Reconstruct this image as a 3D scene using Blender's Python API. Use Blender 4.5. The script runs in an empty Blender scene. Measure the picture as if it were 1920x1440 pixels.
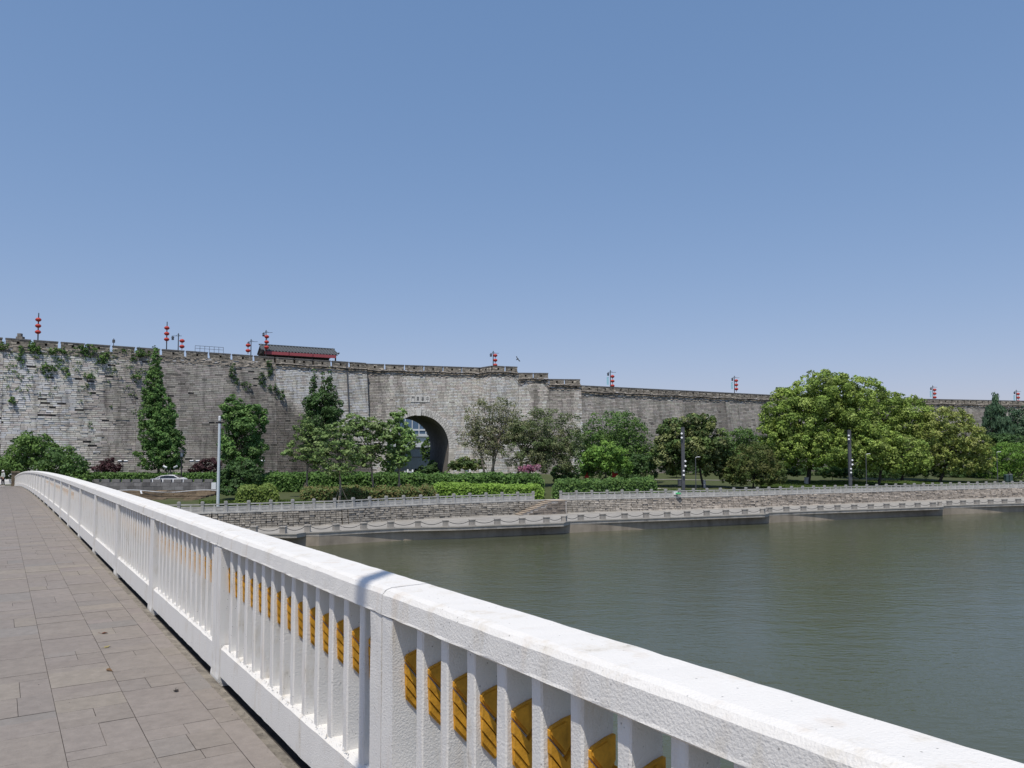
import bpy, math, random
import numpy as np
from mathutils import Vector, Matrix
random.seed(7); RNG = np.random.default_rng(11)
SC = bpy.context.scene
# ------------------------------------------------------------ camera
F = 1450.0; EYE = 8.1
PITCH = math.atan(78.0/F)
cd = bpy.data.cameras.new("camera"); cam = bpy.data.objects.new("camera", cd)
SC.collection.objects.link(cam); SC.camera = cam
cam.location = (0, 0, EYE); cam.rotation_euler = (math.radians(90)+PITCH, 0, 0)
cd.sensor_width = 36.0; cd.lens = F/1920*36.0; cd.shift_y = 52.0/1920
cd.clip_start = 0.05; cd.clip_end = 20000
# ------------------------------------------------------------ light
SUN_EL = math.radians(66.5); SX, SY = -0.28, -0.96        # horizontal direction towards the sun
az = math.atan2(SX, SY)
wd = bpy.data.worlds.new("World"); SC.world = wd; wd.use_nodes = True
nt = wd.node_tree; nt.nodes.clear()
sky = nt.nodes.new("ShaderNodeTexSky"); sky.sky_type = 'NISHITA'; sky.sun_disc = False
sky.sun_elevation = SUN_EL; sky.sun_rotation = az
sky.altitude = 0; sky.air_density = 1.0; sky.dust_density = 0.6; sky.ozone_density = 4.5
bg = nt.nodes.new("ShaderNodeBackground"); bg.inputs['Strength'].default_value = 0.14
wo = nt.nodes.new("ShaderNodeOutputWorld")
# hazy air: flatten the sky's own gradient
sep = nt.nodes.new("ShaderNodeSeparateColor"); cmb = nt.nodes.new("ShaderNodeCombineColor"); nt.links.new(sky.outputs[0], sep.inputs[0])
for ch, (g_, k_) in enumerate(((.76, 1.136), (.575, 1.415), (.48, 2.0))):
    pw = nt.nodes.new("ShaderNodeMath"); pw.operation = 'POWER'; pw.inputs[1].default_value = g_; nt.links.new(sep.outputs[ch], pw.inputs[0])
    ml = nt.nodes.new("ShaderNodeMath"); ml.operation = 'MULTIPLY'; ml.inputs[1].default_value = k_; nt.links.new(pw.outputs[0], ml.inputs[0]); nt.links.new(ml.outputs[0], cmb.inputs[ch])
nt.links.new(cmb.outputs[0], bg.inputs[0]); nt.links.new(bg.outputs[0], wo.inputs[0])
sl = bpy.data.lights.new("sun", 'SUN'); sl.energy = 3.8; sl.angle = math.radians(0.53); sl.color = (1.0, 0.935, 0.84)
so = bpy.data.objects.new("sun", sl); SC.collection.objects.link(so)
hl = math.hypot(SX, SY)
sdir = Vector((SX/hl*math.cos(SUN_EL), SY/hl*math.cos(SUN_EL), math.sin(SUN_EL)))
so.rotation_euler = sdir.to_track_quat('Z', 'Y').to_euler(); so.location = (-30, -60, 90)
SC.view_settings.view_transform = 'Standard'; SC.view_settings.look = 'None'
SC.view_settings.exposure = 0.0; SC.view_settings.gamma = 1.0
SC.cycles.max_bounces = 6; SC.cycles.diffuse_bounces = 3; SC.cycles.transparent_max_bounces = 4

# ------------------------------------------------------------ helpers
def W(x, y, Y):
    """point seen at photo pixel (x, y) at forward distance Y"""
    u = (x-960)/F; v = (772-y)/F; cp, sp = math.cos(PITCH), math.sin(PITCH)
    k = Y/(cp - v*sp)
    return Vector((u*k, Y, EYE + k*(sp + v*cp)))
def XY(x, Y): p = W(x, 850, Y); return p.x
def tag(o, label=None, cat=None, group=None, kind=None):
    if label: o['label'] = label
    if cat: o['category'] = cat
    if group: o['group'] = group
    if kind: o['kind'] = kind
    return o
def link(o, parent=None):
    SC.collection.objects.link(o)
    if parent is not None: o.parent = parent
    return o
def empty(name, loc=(0, 0, 0), rz=0, **k):
    o = bpy.data.objects.new(name, None); link(o); o.location = loc; o.rotation_euler = (0, 0, rz)
    o.empty_display_size = 0.3
    return tag(o, **k)
def dup(o, parent=None):
    c = o.copy(); SC.collection.objects.link(c)
    if parent is not None: c.parent = parent
    for ch in list(o.children): dup(ch, c)
    return c

class MB:
    """mesh collector: verts, faces, material index and colour per face"""
    def __init__(s): s.v = []; s.f = []; s.m = []; s.c = []; s.n = 0; s.bulk = []
    def face(s, pts, m=0, c=(1, 1, 1)):
        i = s.n; s.v.extend([tuple(p) for p in pts]); s.n += len(pts)
        s.f.append(tuple(range(i, i+len(pts)))); s.m.append(m); s.c.append(c)
    def poly(s, pts, faces, m=0, c=(1, 1, 1)):
        i = s.n; s.v.extend([tuple(p) for p in pts]); s.n += len(pts)
        for f in faces: s.f.append(tuple(i+k for k in f)); s.m.append(m); s.c.append(c)
    def box(s, a, b, m=0, c=(1, 1, 1), M=None):
        x0, y0, z0 = a; x1, y1, z1 = b
        P = [Vector(p) for p in ((x0,y0,z0),(x1,y0,z0),(x1,y1,z0),(x0,y1,z0),(x0,y0,z1),(x1,y0,z1),(x1,y1,z1),(x0,y1,z1))]
        if M is not None: P = [M @ p for p in P]
        s.poly(P, [(3,2,1,0),(4,5,6,7),(0,1,5,4),(1,2,6,5),(2,3,7,6),(3,0,4,7)], m, c)
    def hexa(s, P, m=0, c=(1, 1, 1)):
        s.poly(P, [(3,2,1,0),(4,5,6,7),(0,1,5,4),(1,2,6,5),(2,3,7,6),(3,0,4,7)], m, c)
    def tube(s, pts, rad, n=8, m=0, c=(1, 1, 1), cap=True):
        pts = [Vector(p) for p in pts]
        if not hasattr(rad, '__len__'): rad = [rad]*len(pts)
        rings = []
        for i, p in enumerate(pts):
            d = (pts[min(i+1, len(pts)-1)] - pts[max(i-1, 0)])
            d = d.normalized() if d.length > 1e-9 else Vector((0, 0, 1))
            ax = Vector((1, 0, 0)) if abs(d.x) < 0.8 else Vector((0, 1, 0))
            e1 = d.cross(ax).normalized(); e2 = d.cross(e1).normalized()
            rings.append([p + (e1*math.cos(2*math.pi*k/n) + e2*math.sin(2*math.pi*k/n))*rad[i] for k in range(n)])
        V = [q for r in rings for q in r]; Fc = []
        for i in range(len(pts)-1):
            for k in range(n):
                a = i*n+k; b = i*n+(k+1) % n
                Fc.append((a, b, b+n, a+n))
        if cap: Fc.append(tuple(range(n-1, -1, -1))); Fc.append(tuple(range((len(pts)-1)*n, len(pts)*n)))
        s.poly(V, Fc, m, c)
    def lathe(s, prof, loc=(0, 0, 0), n=12, m=0, c=(1, 1, 1)):
        V = []; Fc = []
        for r, z in prof:
            for k in range(n): V.append((loc[0]+r*math.cos(2*math.pi*k/n), loc[1]+r*math.sin(2*math.pi*k/n), loc[2]+z))
        for i in range(len(prof)-1):
            for k in range(n): a = i*n+k; b = i*n+(k+1) % n; Fc.append((a, b, b+n, a+n))
        Fc.append(tuple(range(n-1, -1, -1))); Fc.append(tuple(range((len(prof)-1)*n, len(prof)*n)))
        s.poly(V, Fc, m, c)
    def quads(s, Q, C, m=0):        # Q (N,4,3), C (N,3)
        if len(Q): s.bulk.append((np.asarray(Q, float), np.asarray(C, float), m))
    def build(s, name, mats, parent=None, smooth=False, merge=False):
        me = bpy.data.meshes.new(name)
        nb = sum(len(q[0]) for q in s.bulk)
        V = np.array(s.v, float).reshape(-1, 3); L = [i for f in s.f for i in f]; cnt = [len(f) for f in s.f]
        off = len(V); parts = [V]; lp = [np.array(L, int)]; cn = [np.array(cnt, int)]; mi = [np.array(s.m, int)]
        cv = [np.repeat(np.array(s.c, float).reshape(-1, 3), np.array(cnt, int), axis=0)] if cnt else [np.zeros((0, 3))]
        for Q, C, m in s.bulk:
            N = len(Q); parts.append(Q.reshape(-1, 3)); lp.append(np.arange(N*4)+off); off += N*4
            cn.append(np.full(N, 4)); mi.append(np.full(N, m)); cv.append(np.repeat(C, 4, axis=0))
        V = np.concatenate(parts); L = np.concatenate(lp); cn = np.concatenate(cn); mi = np.concatenate(mi); cv = np.concatenate(cv)
        me.vertices.add(len(V)); me.vertices.foreach_set('co', V.ravel())
        me.loops.add(len(L)); me.loops.foreach_set('vertex_index', L.astype(np.int32))
        me.polygons.add(len(cn)); me.polygons.foreach_set('loop_start', (np.cumsum(cn)-cn).astype(np.int32))
        me.polygons.foreach_set('material_index', mi.astype(np.int32))
        me.polygons.foreach_set('use_smooth', np.full(len(cn), bool(smooth)))
        ca = me.attributes.new('tint', 'FLOAT_COLOR', 'CORNER')
        ca.data.foreach_set('color', np.concatenate([cv, np.ones((len(cv), 1))], axis=1).ravel())
        me.update(calc_edges=True); me.validate()
        if merge:
            import bmesh
            bm = bmesh.new(); bm.from_mesh(me); bmesh.ops.remove_doubles(bm, verts=bm.verts, dist=1e-4)
            bm.to_mesh(me); bm.free()
        for m_ in (mats if isinstance(mats, (list, tuple)) else [mats]): me.materials.append(m_)
        o = bpy.data.objects.new(name, me); return link(o, parent)

# ------------------------------------------------------------ materials
def mat(name, col=(.5, .5, .5), rough=.85, tint=False, noise=0.0, nscale=5.0, bump=0.0, bscale=30.0, bdist=0.01,
        metal=0.0, spec=0.3, trans=0.0, streak=0.0, col2=None, detail=6, emis=None):
    m = bpy.data.materials.new(name); m.use_nodes = True; n = m.node_tree; b = n.nodes['Principled BSDF']; out = n.nodes['Material Output']
    b.inputs['Roughness'].default_value = rough; b.inputs['Metallic'].default_value = metal
    b.inputs['Specular IOR Level'].default_value = spec
    tc = n.nodes.new('ShaderNodeTexCoord'); src = None
    if tint:
        at = n.nodes.new('ShaderNodeAttribute'); at.attribute_name = 'tint'
        mx = n.nodes.new('ShaderNodeMix'); mx.data_type = 'RGBA'; mx.blend_type = 'MULTIPLY'; mx.inputs['Factor'].default_value = 1
        mx.inputs['A'].default_value = (*col, 1); n.links.new(at.outputs['Color'], mx.inputs['B']); src = mx.outputs['Result']
    else:
        rg = n.nodes.new('ShaderNodeRGB'); rg.outputs[0].default_value = (*col, 1); src = rg.outputs[0]
    if noise or col2:
        nz = n.nodes.new('ShaderNodeTexNoise'); nz.inputs['Scale'].default_value = nscale; nz.inputs['Detail'].default_value = detail
        nz.inputs['Roughness'].default_value = .65
        n.links.new(tc.outputs['Object'], nz.inputs['Vector'])
        mr = n.nodes.new('ShaderNodeMapRange'); mr.inputs['From Min'].default_value = .3; mr.inputs['From Max'].default_value = .7
        n.links.new(nz.outputs['Fac'], mr.inputs['Value'])
        if col2:
            m2 = n.nodes.new('ShaderNodeMix'); m2.data_type = 'RGBA'; n.links.new(mr.outputs[0], m2.inputs['Factor'])
            n.links.new(src, m2.inputs['A']); m2.inputs['B'].default_value = (*col2, 1); src = m2.outputs['Result']
        else:
            mr.inputs['To Min'].default_value = 1-noise; mr.inputs['To Max'].default_value = 1+noise
            vm = n.nodes.new('ShaderNodeVectorMath'); vm.operation = 'SCALE'; n.links.new(src, vm.inputs[0]); n.links.new(mr.outputs[0], vm.inputs['Scale'])
            src = vm.outputs[0]
    if streak:
        mp = n.nodes.new('ShaderNodeMapping'); mp.inputs['Scale'].default_value = (1.2, 1.2, .09); n.links.new(tc.outputs['Object'], mp.inputs['Vector'])
        n2 = n.nodes.new('ShaderNodeTexNoise'); n2.inputs['Scale'].default_value = 1.0; n2.inputs['Detail'].default_value = 5
        n.links.new(mp.outputs[0], n2.inputs['Vector'])
        r2 = n.nodes.new('ShaderNodeMapRange'); r2.inputs['From Min'].default_value = .5; r2.inputs['From Max'].default_value = .72
        r2.inputs['To Min'].default_value = 1; r2.inputs['To Max'].default_value = 1-streak
        n.links.new(n2.outputs['Fac'], r2.inputs['Value'])
        v2 = n.nodes.new('ShaderNodeVectorMath'); v2.operation = 'SCALE'; n.links.new(src, v2.inputs[0]); n.links.new(r2.outputs[0], v2.inputs['Scale']); src = v2.outputs[0]
    n.links.new(src, b.inputs['Base Color'])
    if bump:
        n3 = n.nodes.new('ShaderNodeTexNoise'); n3.inputs['Scale'].default_value = bscale; n3.inputs['Detail'].default_value = 6
        n.links.new(tc.outputs['Object'], n3.inputs['Vector'])
        bp = n.nodes.new('ShaderNodeBump'); bp.inputs['Strength'].default_value = bump; bp.inputs['Distance'].default_value = bdist
        n.links.new(n3.outputs['Fac'], bp.inputs['Height']); n.links.new(bp.outputs[0], b.inputs['Normal'])
    if trans:
        tr = n.nodes.new('ShaderNodeBsdfTranslucent'); n.links.new(src, tr.inputs['Color'])
        ms = n.nodes.new('ShaderNodeMixShader'); ms.inputs[0].default_value = trans
        n.links.new(b.outputs[0], ms.inputs[1]); n.links.new(tr.outputs[0], ms.inputs[2]); n.links.new(ms.outputs[0], out.inputs['Surface'])
    if emis:
        b.inputs['Emission Color'].default_value = (*emis, 1); b.inputs['Emission Strength'].default_value = 1
    return m
M = {}
M['brick'] = mat('wall_brick', (1, 1, 1), .92, tint=True, noise=.22, nscale=.55, bump=.5, bscale=9, bdist=.03, streak=.42)
M['mortar'] = mat('wall_mortar', (.10, .09, .08), .95, noise=.4, nscale=2)
M['coping'] = mat('merlon_stone', (.215, .20, .175), .95, tint=True, noise=.45, nscale=2.5, bump=.7, bscale=8, bdist=.04)
M['copcap'] = mat('merlon_cap', (.13, .125, .12), .95, noise=.4, nscale=3, bump=.5, bscale=10, bdist=.03)
M['rubble'] = mat('rubble_stone', (1, 1, 1), .95, tint=True, noise=.4, nscale=1.6, bump=.8, bscale=6, bdist=.06)
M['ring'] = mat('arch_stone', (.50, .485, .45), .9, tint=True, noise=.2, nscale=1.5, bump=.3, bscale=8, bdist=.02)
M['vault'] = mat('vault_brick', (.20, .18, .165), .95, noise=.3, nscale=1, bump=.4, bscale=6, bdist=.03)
M['plaque'] = mat('plaque_stone', (.57, .56, .53), .85, noise=.15, nscale=4)
M['ink'] = mat('engraved_ink', (.05, .05, .05), .9, noise=.2)
M['cable'] = mat('cable_black', (.02, .02, .02), .6, noise=.2)
M['conc'] = mat('concrete', (.40, .375, .335), .9, tint=True, noise=.22, nscale=.9, bump=.3, bscale=12, bdist=.01, streak=.35)
M['quay'] = mat('quay_concrete', (.34, .295, .235), .9, noise=.25, nscale=.5, bump=.35, bscale=7, bdist=.02, streak=.3)
M['walk'] = mat('walkway_concrete', (.31, .295, .265), .9, noise=.18, nscale=.7, bump=.2, bscale=10)
M['revet'] = mat('revetment_stone', (1, 1, 1), .92, tint=True, noise=.3, nscale=1.5, bump=.8, bscale=9, bdist=.05)
M['bal'] = mat('balustrade_stone', (.46, .455, .43), .85, noise=.22, nscale=1.5, bump=.2, bscale=14, streak=.3)
M['slab'] = mat('paving_slab', (.99, .955, .92), .85, tint=True, noise=.13, nscale=14, bump=.7, bscale=55, bdist=.006, detail=10)
M['joint'] = mat('paving_joint', (.06, .055, .05), .95, noise=.4, nscale=20)
M['edge'] = mat('deck_edge_concrete', (.20, .18, .15), .95, noise=.5, nscale=9, bump=.8, bscale=25, bdist=.02)
M['asphalt'] = mat('asphalt', (.06, .06, .062), .9, noise=.3, nscale=3, bump=.3, bscale=60)
M['dirt'] = mat('soil', (.075, .085, .035), .95, col2=(.055, .075, .022), nscale=.25, bump=.4, bscale=4, bdist=.05)
M['terr'] = mat('terrace_plank', (.17, .135, .095), .95, tint=True, noise=.4, nscale=2, bump=.5, bscale=8, bdist=.03)
M['grey_block'] = mat('grey_block', (.20, .20, .20), .9, tint=True, noise=.3, nscale=1.5, bump=.4, bscale=9, bdist=.02, streak=.3)
M['leaf'] = mat('leaves', (1, 1, 1), .6, tint=True, trans=.20, spec=.25)
M['petal'] = mat('petals', (1, 1, 1), .7, tint=True, trans=.3)
M['bark'] = mat('bark', (.13, .105, .08), .95, noise=.4, nscale=3, bump=.6, bscale=14, bdist=.02)
M['barkpale'] = mat('bark_pale', (.27, .23, .18), .95, noise=.3, nscale=3, bump=.5, bscale=14, bdist=.02)
M['barkdark'] = mat('bark_dark', (.055, .048, .042), .95, noise=.3, nscale=3, bump=.6, bscale=14, bdist=.02)
M['lime'] = mat('limewash', (.55, .53, .5), .95, noise=.2)
M['white_metal'] = mat('white_metal', (.62, .68, .72), .45, noise=.06, nscale=2)
M['dark_metal'] = mat('dark_metal', (.035, .035, .04), .5, noise=.2)
M['grey_metal'] = mat('grey_metal', (.085, .09, .10), .55, noise=.2, nscale=2)
M['lamp_white'] = mat('lamp_white', (.75, .77, .78), .35, noise=.04)
M['lantern'] = mat('lantern_red', (.52, .06, .045), .45, noise=.12, nscale=8, trans=.15)
M['banner'] = mat('banner_cyan', (.35, .62, .72), .7, noise=.1)
M['tile'] = mat('roof_tile', (.085, .095, .10), .7, noise=.35, nscale=6, bump=.3, bscale=20)
M['redwood'] = mat('red_beam', (.38, .09, .10), .6, noise=.2, nscale=4)
M['glass'] = mat('dark_glass', (.02, .025, .03), .08, noise=.1, spec=.6)
M['carwhite'] = mat('car_white', (.78, .79, .80), .3, noise=.03, spec=.5)
M['rubber'] = mat('rubber', (.02, .02, .02), .8, noise=.2)
M['bglass'] = mat('tower_glass', (.10, .17, .26), .15, noise=.15, nscale=.2, spec=.8, metal=.3)
M['bwhite'] = mat('tower_white', (.6, .62, .64), .6, noise=.08)
M['shed'] = mat('shed_sheet', (.27, .30, .32), .6, noise=.2, nscale=1)
M['red'] = mat('red_paint', (.5, .03, .03), .6, noise=.2, nscale=3)
M['bin'] = mat('bin_green', (.05, .085, .08), .6, noise=.2)
M['signw'] = mat('sign_white', (.8, .8, .8), .5, noise=.04)
M['green'] = mat('green_paint', (.05, .35, .12), .5, noise=.1)
M['skin'] = mat('skin', (.45, .29, .21), .6, noise=.05); M['jacket'] = mat('jacket_cloth', (.48, .52, .47), .9, noise=.12, nscale=6)
M['pants'] = mat('dark_trousers', (.02, .02, .025), .9, noise=.2); M['capw'] = mat('white_cap', (.75, .74, .72), .9, noise=.05)
M['grass'] = mat('lawn_grass', (.085, .13, .03), .95, tint=True, noise=.3, nscale=1.2)
M['gold'] = mat('ochre_paint', (.60, .30, .028), .55, noise=.3, nscale=16, bump=.5, bscale=50, bdist=.005)
def white_paint():
    m = mat('white_paint', (.80, .80, .795), .75, bump=0.7, bscale=120, bdist=.0045, spec=.3); n = m.node_tree; b = n.nodes['Principled BSDF']
    tc = n.nodes.new('ShaderNodeTexCoord')
    a = n.nodes.new('ShaderNodeTexNoise'); a.inputs['Scale'].default_value = 6; a.inputs['Detail'].default_value = 8; a.inputs['Roughness'].default_value = .7
    mp = n.nodes.new('ShaderNodeMapping'); mp.inputs['Scale'].default_value = (1, 1, .35); n.links.new(tc.outputs['Object'], mp.inputs[0]); n.links.new(mp.outputs[0], a.inputs['Vector'])
    r = n.nodes.new('ShaderNodeValToRGB'); e = r.color_ramp.elements
    e[0].position = .28; e[0].color = (.36, .33, .28, 1); e[1].position = .45; e[1].color = (.715, .70, .665, 1)
    x = e.new(.36); x.color = (.66, .63, .57, 1); x = e.new(.8); x.color = (.74, .725, .69, 1)
    n.links.new(a.outputs['Fac'], r.inputs[0])
    # tiny pits
    v = n.nodes.new('ShaderNodeTexVoronoi'); v.inputs['Scale'].default_value = 26; n.links.new(tc.outputs['Object'], v.inputs['Vector'])
    rr = n.nodes.new('ShaderNodeMapRange'); rr.inputs['From Min'].default_value = .05; rr.inputs['From Max'].default_value = .10
    rr.inputs['To Min'].default_value = .45; rr.inputs['To Max'].default_value = 1; n.links.new(v.outputs['Distance'], rr.inputs['Value'])
    s_ = n.nodes.new('ShaderNodeVectorMath'); s_.operation = 'SCALE'; n.links.new(r.outputs[0], s_.inputs[0]); n.links.new(rr.outputs[0], s_.inputs['Scale'])
    # rusty drip stains, stretched downwards
    mp2 = n.nodes.new('ShaderNodeMapping'); mp2.inputs['Scale'].default_value = (9, 9, 1.1); n.links.new(tc.outputs['Object'], mp2.inputs[0])
    d_ = n.nodes.new('ShaderNodeTexNoise'); d_.inputs['Scale'].default_value = 1.0; d_.inputs['Detail'].default_value = 4; n.links.new(mp2.outputs[0], d_.inputs['Vector'])
    r3 = n.nodes.new('ShaderNodeMapRange'); r3.inputs['From Min'].default_value = .60; r3.inputs['From Max'].default_value = .80; r3.inputs['To Max'].default_value = .38; n.links.new(d_.outputs['Fac'], r3.inputs['Value'])
    m3 = n.nodes.new('ShaderNodeMix'); m3.data_type = 'RGBA'; n.links.new(r3.outputs[0], m3.inputs['Factor']); n.links.new(s_.outputs[0], m3.inputs['A']); m3.inputs['B'].default_value = (.50, .38, .26, 1)
    n.links.new(m3.outputs['Result'], b.inputs['Base Color']); return m
M['paint'] = white_paint()
def water_mat():
    m = bpy.data.materials.new('river_water'); m.use_nodes = True; n = m.node_tree; b = n.nodes['Principled BSDF']
    b.inputs['Base Color'].default_value = (.075, .08, .045, 1); b.inputs['Roughness'].default_value = .10; b.inputs['IOR'].default_value = 1.333
    tc = n.nodes.new('ShaderNodeTexCoord')
    def nz(sc, det, rot, sx):
        mp = n.nodes.new('ShaderNodeMapping'); mp.inputs['Rotation'].default_value = (0, 0, rot); mp.inputs['Scale'].default_value = (sx, 1, 1)
        a = n.nodes.new('ShaderNodeTexNoise'); a.inputs['Scale'].default_value = sc; a.inputs['Detail'].default_value = det; a.inputs['Roughness'].default_value = .6
        n.links.new(tc.outputs['Object'], mp.inputs[0]); n.links.new(mp.outputs[0], a.inputs['Vector']); return a.outputs['Fac']
    a = nz(2.6, 4, .35, .5); c = nz(.55, 3, .1, .6); d = nz(.05, 3, .6, .5)
    ad = n.nodes.new('ShaderNodeMath'); ad.operation = 'MULTIPLY_ADD'; n.links.new(c, ad.inputs[0]); ad.inputs[1].default_value = 1.6; n.links.new(a, ad.inputs[2])
    mr = n.nodes.new('ShaderNodeMapRange'); mr.inputs['From Min'].default_value = .35; mr.inputs['From Max'].default_value = .65
    mr.inputs['To Min'].default_value = .16; mr.inputs['To Max'].default_value = .34; n.links.new(d, mr.inputs['Value'])
    bp = n.nodes.new('ShaderNodeBump'); bp.inputs['Distance'].default_value = .16; n.links.new(mr.outputs[0], bp.inputs['Strength'])
    n.links.new(ad.outputs[0], bp.inputs['Height']); n.links.new(bp.outputs[0], b.inputs['Normal'])
    cr = n.nodes.new('ShaderNodeMix'); cr.data_type = 'RGBA'; n.links.new(d, cr.inputs['Factor'])
    cr.inputs['A'].default_value = (.072, .077, .040, 1); cr.inputs['B'].default_value = (.074, .083, .048, 1); n.links.new(cr.outputs['Result'], b.inputs['Base Color'])
    return m
M['water'] = water_mat()

# fbm noise on the python side (for surface wear that is placed on the masonry)
_G = RNG.random((256, 256))
def vnoise(x, y):
    x = np.asarray(x, float); y = np.asarray(y, float); xi = np.floor(x).astype(int); yi = np.floor(y).astype(int); fx = x-xi; fy = y-yi
    fx = fx*fx*(3-2*fx); fy = fy*fy*(3-2*fy); g = lambda a, b: _G[a % 256, b % 256]
    return (g(xi, yi)*(1-fx)+g(xi+1, yi)*fx)*(1-fy)+(g(xi, yi+1)*(1-fx)+g(xi+1, yi+1)*fx)*fy
def fbm(x, y, o=4):
    s = 0; a = .5; t = 0
    for i in range(o): s = s+a*vnoise(np.asarray(x)*2**i+i*17.3, np.asarray(y)*2**i+i*5.1); t += a; a *= .55
    return s/t
def sstep(a, b, x): t = np.clip((np.asarray(x, float)-a)/(b-a), 0, 1); return t*t*(3-2*t)

# ------------------------------------------------------------ bank lines, as functions of viewing direction x
def interp(tab):
    xs, ys = zip(*tab)
    def f(x):
        if x > xs[-1]: return ys[-1] + (ys[-1]-ys[-2])/(xs[-1]-xs[-2])*(x-xs[-1])
        if x < xs[0]: return ys[0] + (ys[1]-ys[0])/(xs[1]-xs[0])*(x-xs[0])
        return float(np.interp(x, xs, ys))
    return f
def by_height(tab, E): return interp([(x, F*E/(y-850)) for x, y in tab])
RAILY = by_height([(-300, 949), (300, 946), (403, 944.7), (646, 937.8), (719, 934), (889, 928), (1023, 924.3), (1200, 921), (1379, 917.5), (1631, 911), (1791, 906.8), (1920, 904)], 4.6)
QUAYY = by_height([(-300, 1030), (600, 1022), (755, 1011.7), (860, 1008.5), (1100, 996.4), (1250, 989.5), (1420, 980.5), (1622, 971.3), (1920, 958)], 8.1)
SLABY = by_height([(-300, 1010), (560, 998), (700, 991.5), (900, 984.4), (1060, 975), (1100, 973.7), (1250, 969.5), (1375, 965), (1400, 963), (1590, 954), (1752, 948.5), (1920, 943)], 6.9)
Z_RAIL, Z_PROM, Z_WALK = EYE-4.6, EYE-5.38, EYE-6.9
def plan(fy, x): Y = fy(x); return Vector((XY(x, Y), Y, 0))
def line_pts(fy, x0, x1, step=20):
    xs = np.arange(x0, x1+.1, step); return [plan(fy, x) for x in xs]
def resample(pts, d, start=0.0):
    out = []; acc = -start; prev = pts[0]; need = 0
    L = [0]
    for i in range(1, len(pts)): L.append(L[-1]+(pts[i]-pts[i-1]).length)
    s = start
    while s < L[-1]:
        i = max(k for k in range(len(L)) if L[k] <= s); i = min(i, len(pts)-2)
        t = (s-L[i])/(L[i+1]-L[i]); p = pts[i].lerp(pts[i+1], t); dr = (pts[i+1]-pts[i]).normalized(); out.append((p, dr)); s += d
    return out
# far right the bank keeps going; past x=2400 use straight extension
def strip(mb, A, B, za, zb, m=0, c=(1, 1, 1)):
    for i in range(len(A)-1):
        mb.face([(A[i].x, A[i].y, za), (A[i+1].x, A[i+1].y, za), (B[i+1].x, B[i+1].y, zb), (B[i].x, B[i].y, zb)], m, c)
def nrm(a, b): d = (b-a); d.z = 0; d.normalize(); return Vector((d.y, -d.x, 0))    # towards camera side

# ------------------------------------------------------------ water
mb = MB(); mb.face([(-3000, -3000, 0), (3000, -3000, 0), (3000, 3000, 0), (-3000, 3000, 0)])
tag(mb.build('river_water', M['water']), kind='structure')

# ------------------------------------------------------------ the city wall polyline (top front edge)
def wp(x, y, E): Y = F*E/(850-y); return Vector((XY(x, Y), Y, 0))
TOP = EYE+17.0
n0 = Vector((-118, 84, 0)); n1 = wp(0, 632, 17); n2 = wp(250, 650, 17); n3 = wp(513, 668.5, 17); n4 = wp(686, 680, 17)
BCn = nrm(n3, n4); n5 = n4 - BCn*1.0
n6 = wp(900, 688.5, 17); n7 = wp(922, 685, 17); n8 = wp(971, 687, 17); n9 = wp(1029, 699, 15.8); n10 = wp(1088, 711, 14.6)
n11 = wp(1260, 731, 13.4); n12 = wp(1450, 740.5, 13.4); n13 = wp(1690, 747, 13.4); n14 = wp(1920, 751.5, 13.4)
n15 = Vector((235, 216, 0)); n16 = Vector((420, 240, 0))
WP = [n0, n1, n2, n3, n4, n5, n6, n7, n8, n9, n10, n11, n12, n13, n14, n15, n16]
ZT = [TOP]*8 + [EYE+15.8, EYE+14.6] + [EYE+13.4]*6            # top height of segment i -> i+1
SEGN = [nrm(WP[i], WP[i+1]) for i in range(len(WP)-1)]
NN = []
for i in range(len(WP)):
    a = SEGN[max(i-1, 0)]; b = SEGN[min(i, len(SEGN)-1)]
    v = (a+b); v.normalize(); v = v/max(.5, v.dot(b)); NN.append(v)
NN[4] = BCn.copy(); NN[5] = SEGN[5].copy()
CUM = [0]
for i in range(len(WP)-1): CUM.append(CUM[-1]+(WP[i+1]-WP[i]).length)
BAT = .13; ZBASE = 3.4
def wallF(i, t, z, o=0.0):
    """points on segment i at fraction t (arrays), height z, pushed out by o"""
    A, B, NA, NB = WP[i], WP[i+1], NN[i], NN[i+1]; t = np.asarray(t, float); z = np.asarray(z, float)
    off = BAT*(TOP - z)+o
    x = A.x+(B.x-A.x)*t + (NA.x+(NB.x-NA.x)*t)*off; y = A.y+(B.y-A.y)*t + (NA.y+(NB.y-NA.y)*t)*off
    return np.stack([x, y, z+0*x], -1)
def wall_hit(px, py, out=0.0):
    """where the ray of a photo pixel meets the wall's front"""
    u = (px-960)/F; z = EYE+8
    for _ in range(5):
        best = None
        for i in range(len(SEGN)):
            if i == 4: continue
            P = wallF(i, [0, 1], [z, z], out); (x0, y0, _), (x1, y1, _) = P
            d = (x1-x0)-u*(y1-y0)
            if abs(d) < 1e-9: continue
            t = (u*y0-x0)/d
            if -1e-6 <= t <= 1+1e-6:
                Y = y0+(y1-y0)*t
                if Y > 0 and (best is None or Y < best): best = Y
        if best is None: return W(px, py, 130)
        z = W(px, py, best).z
    return W(px, py, best)

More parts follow.
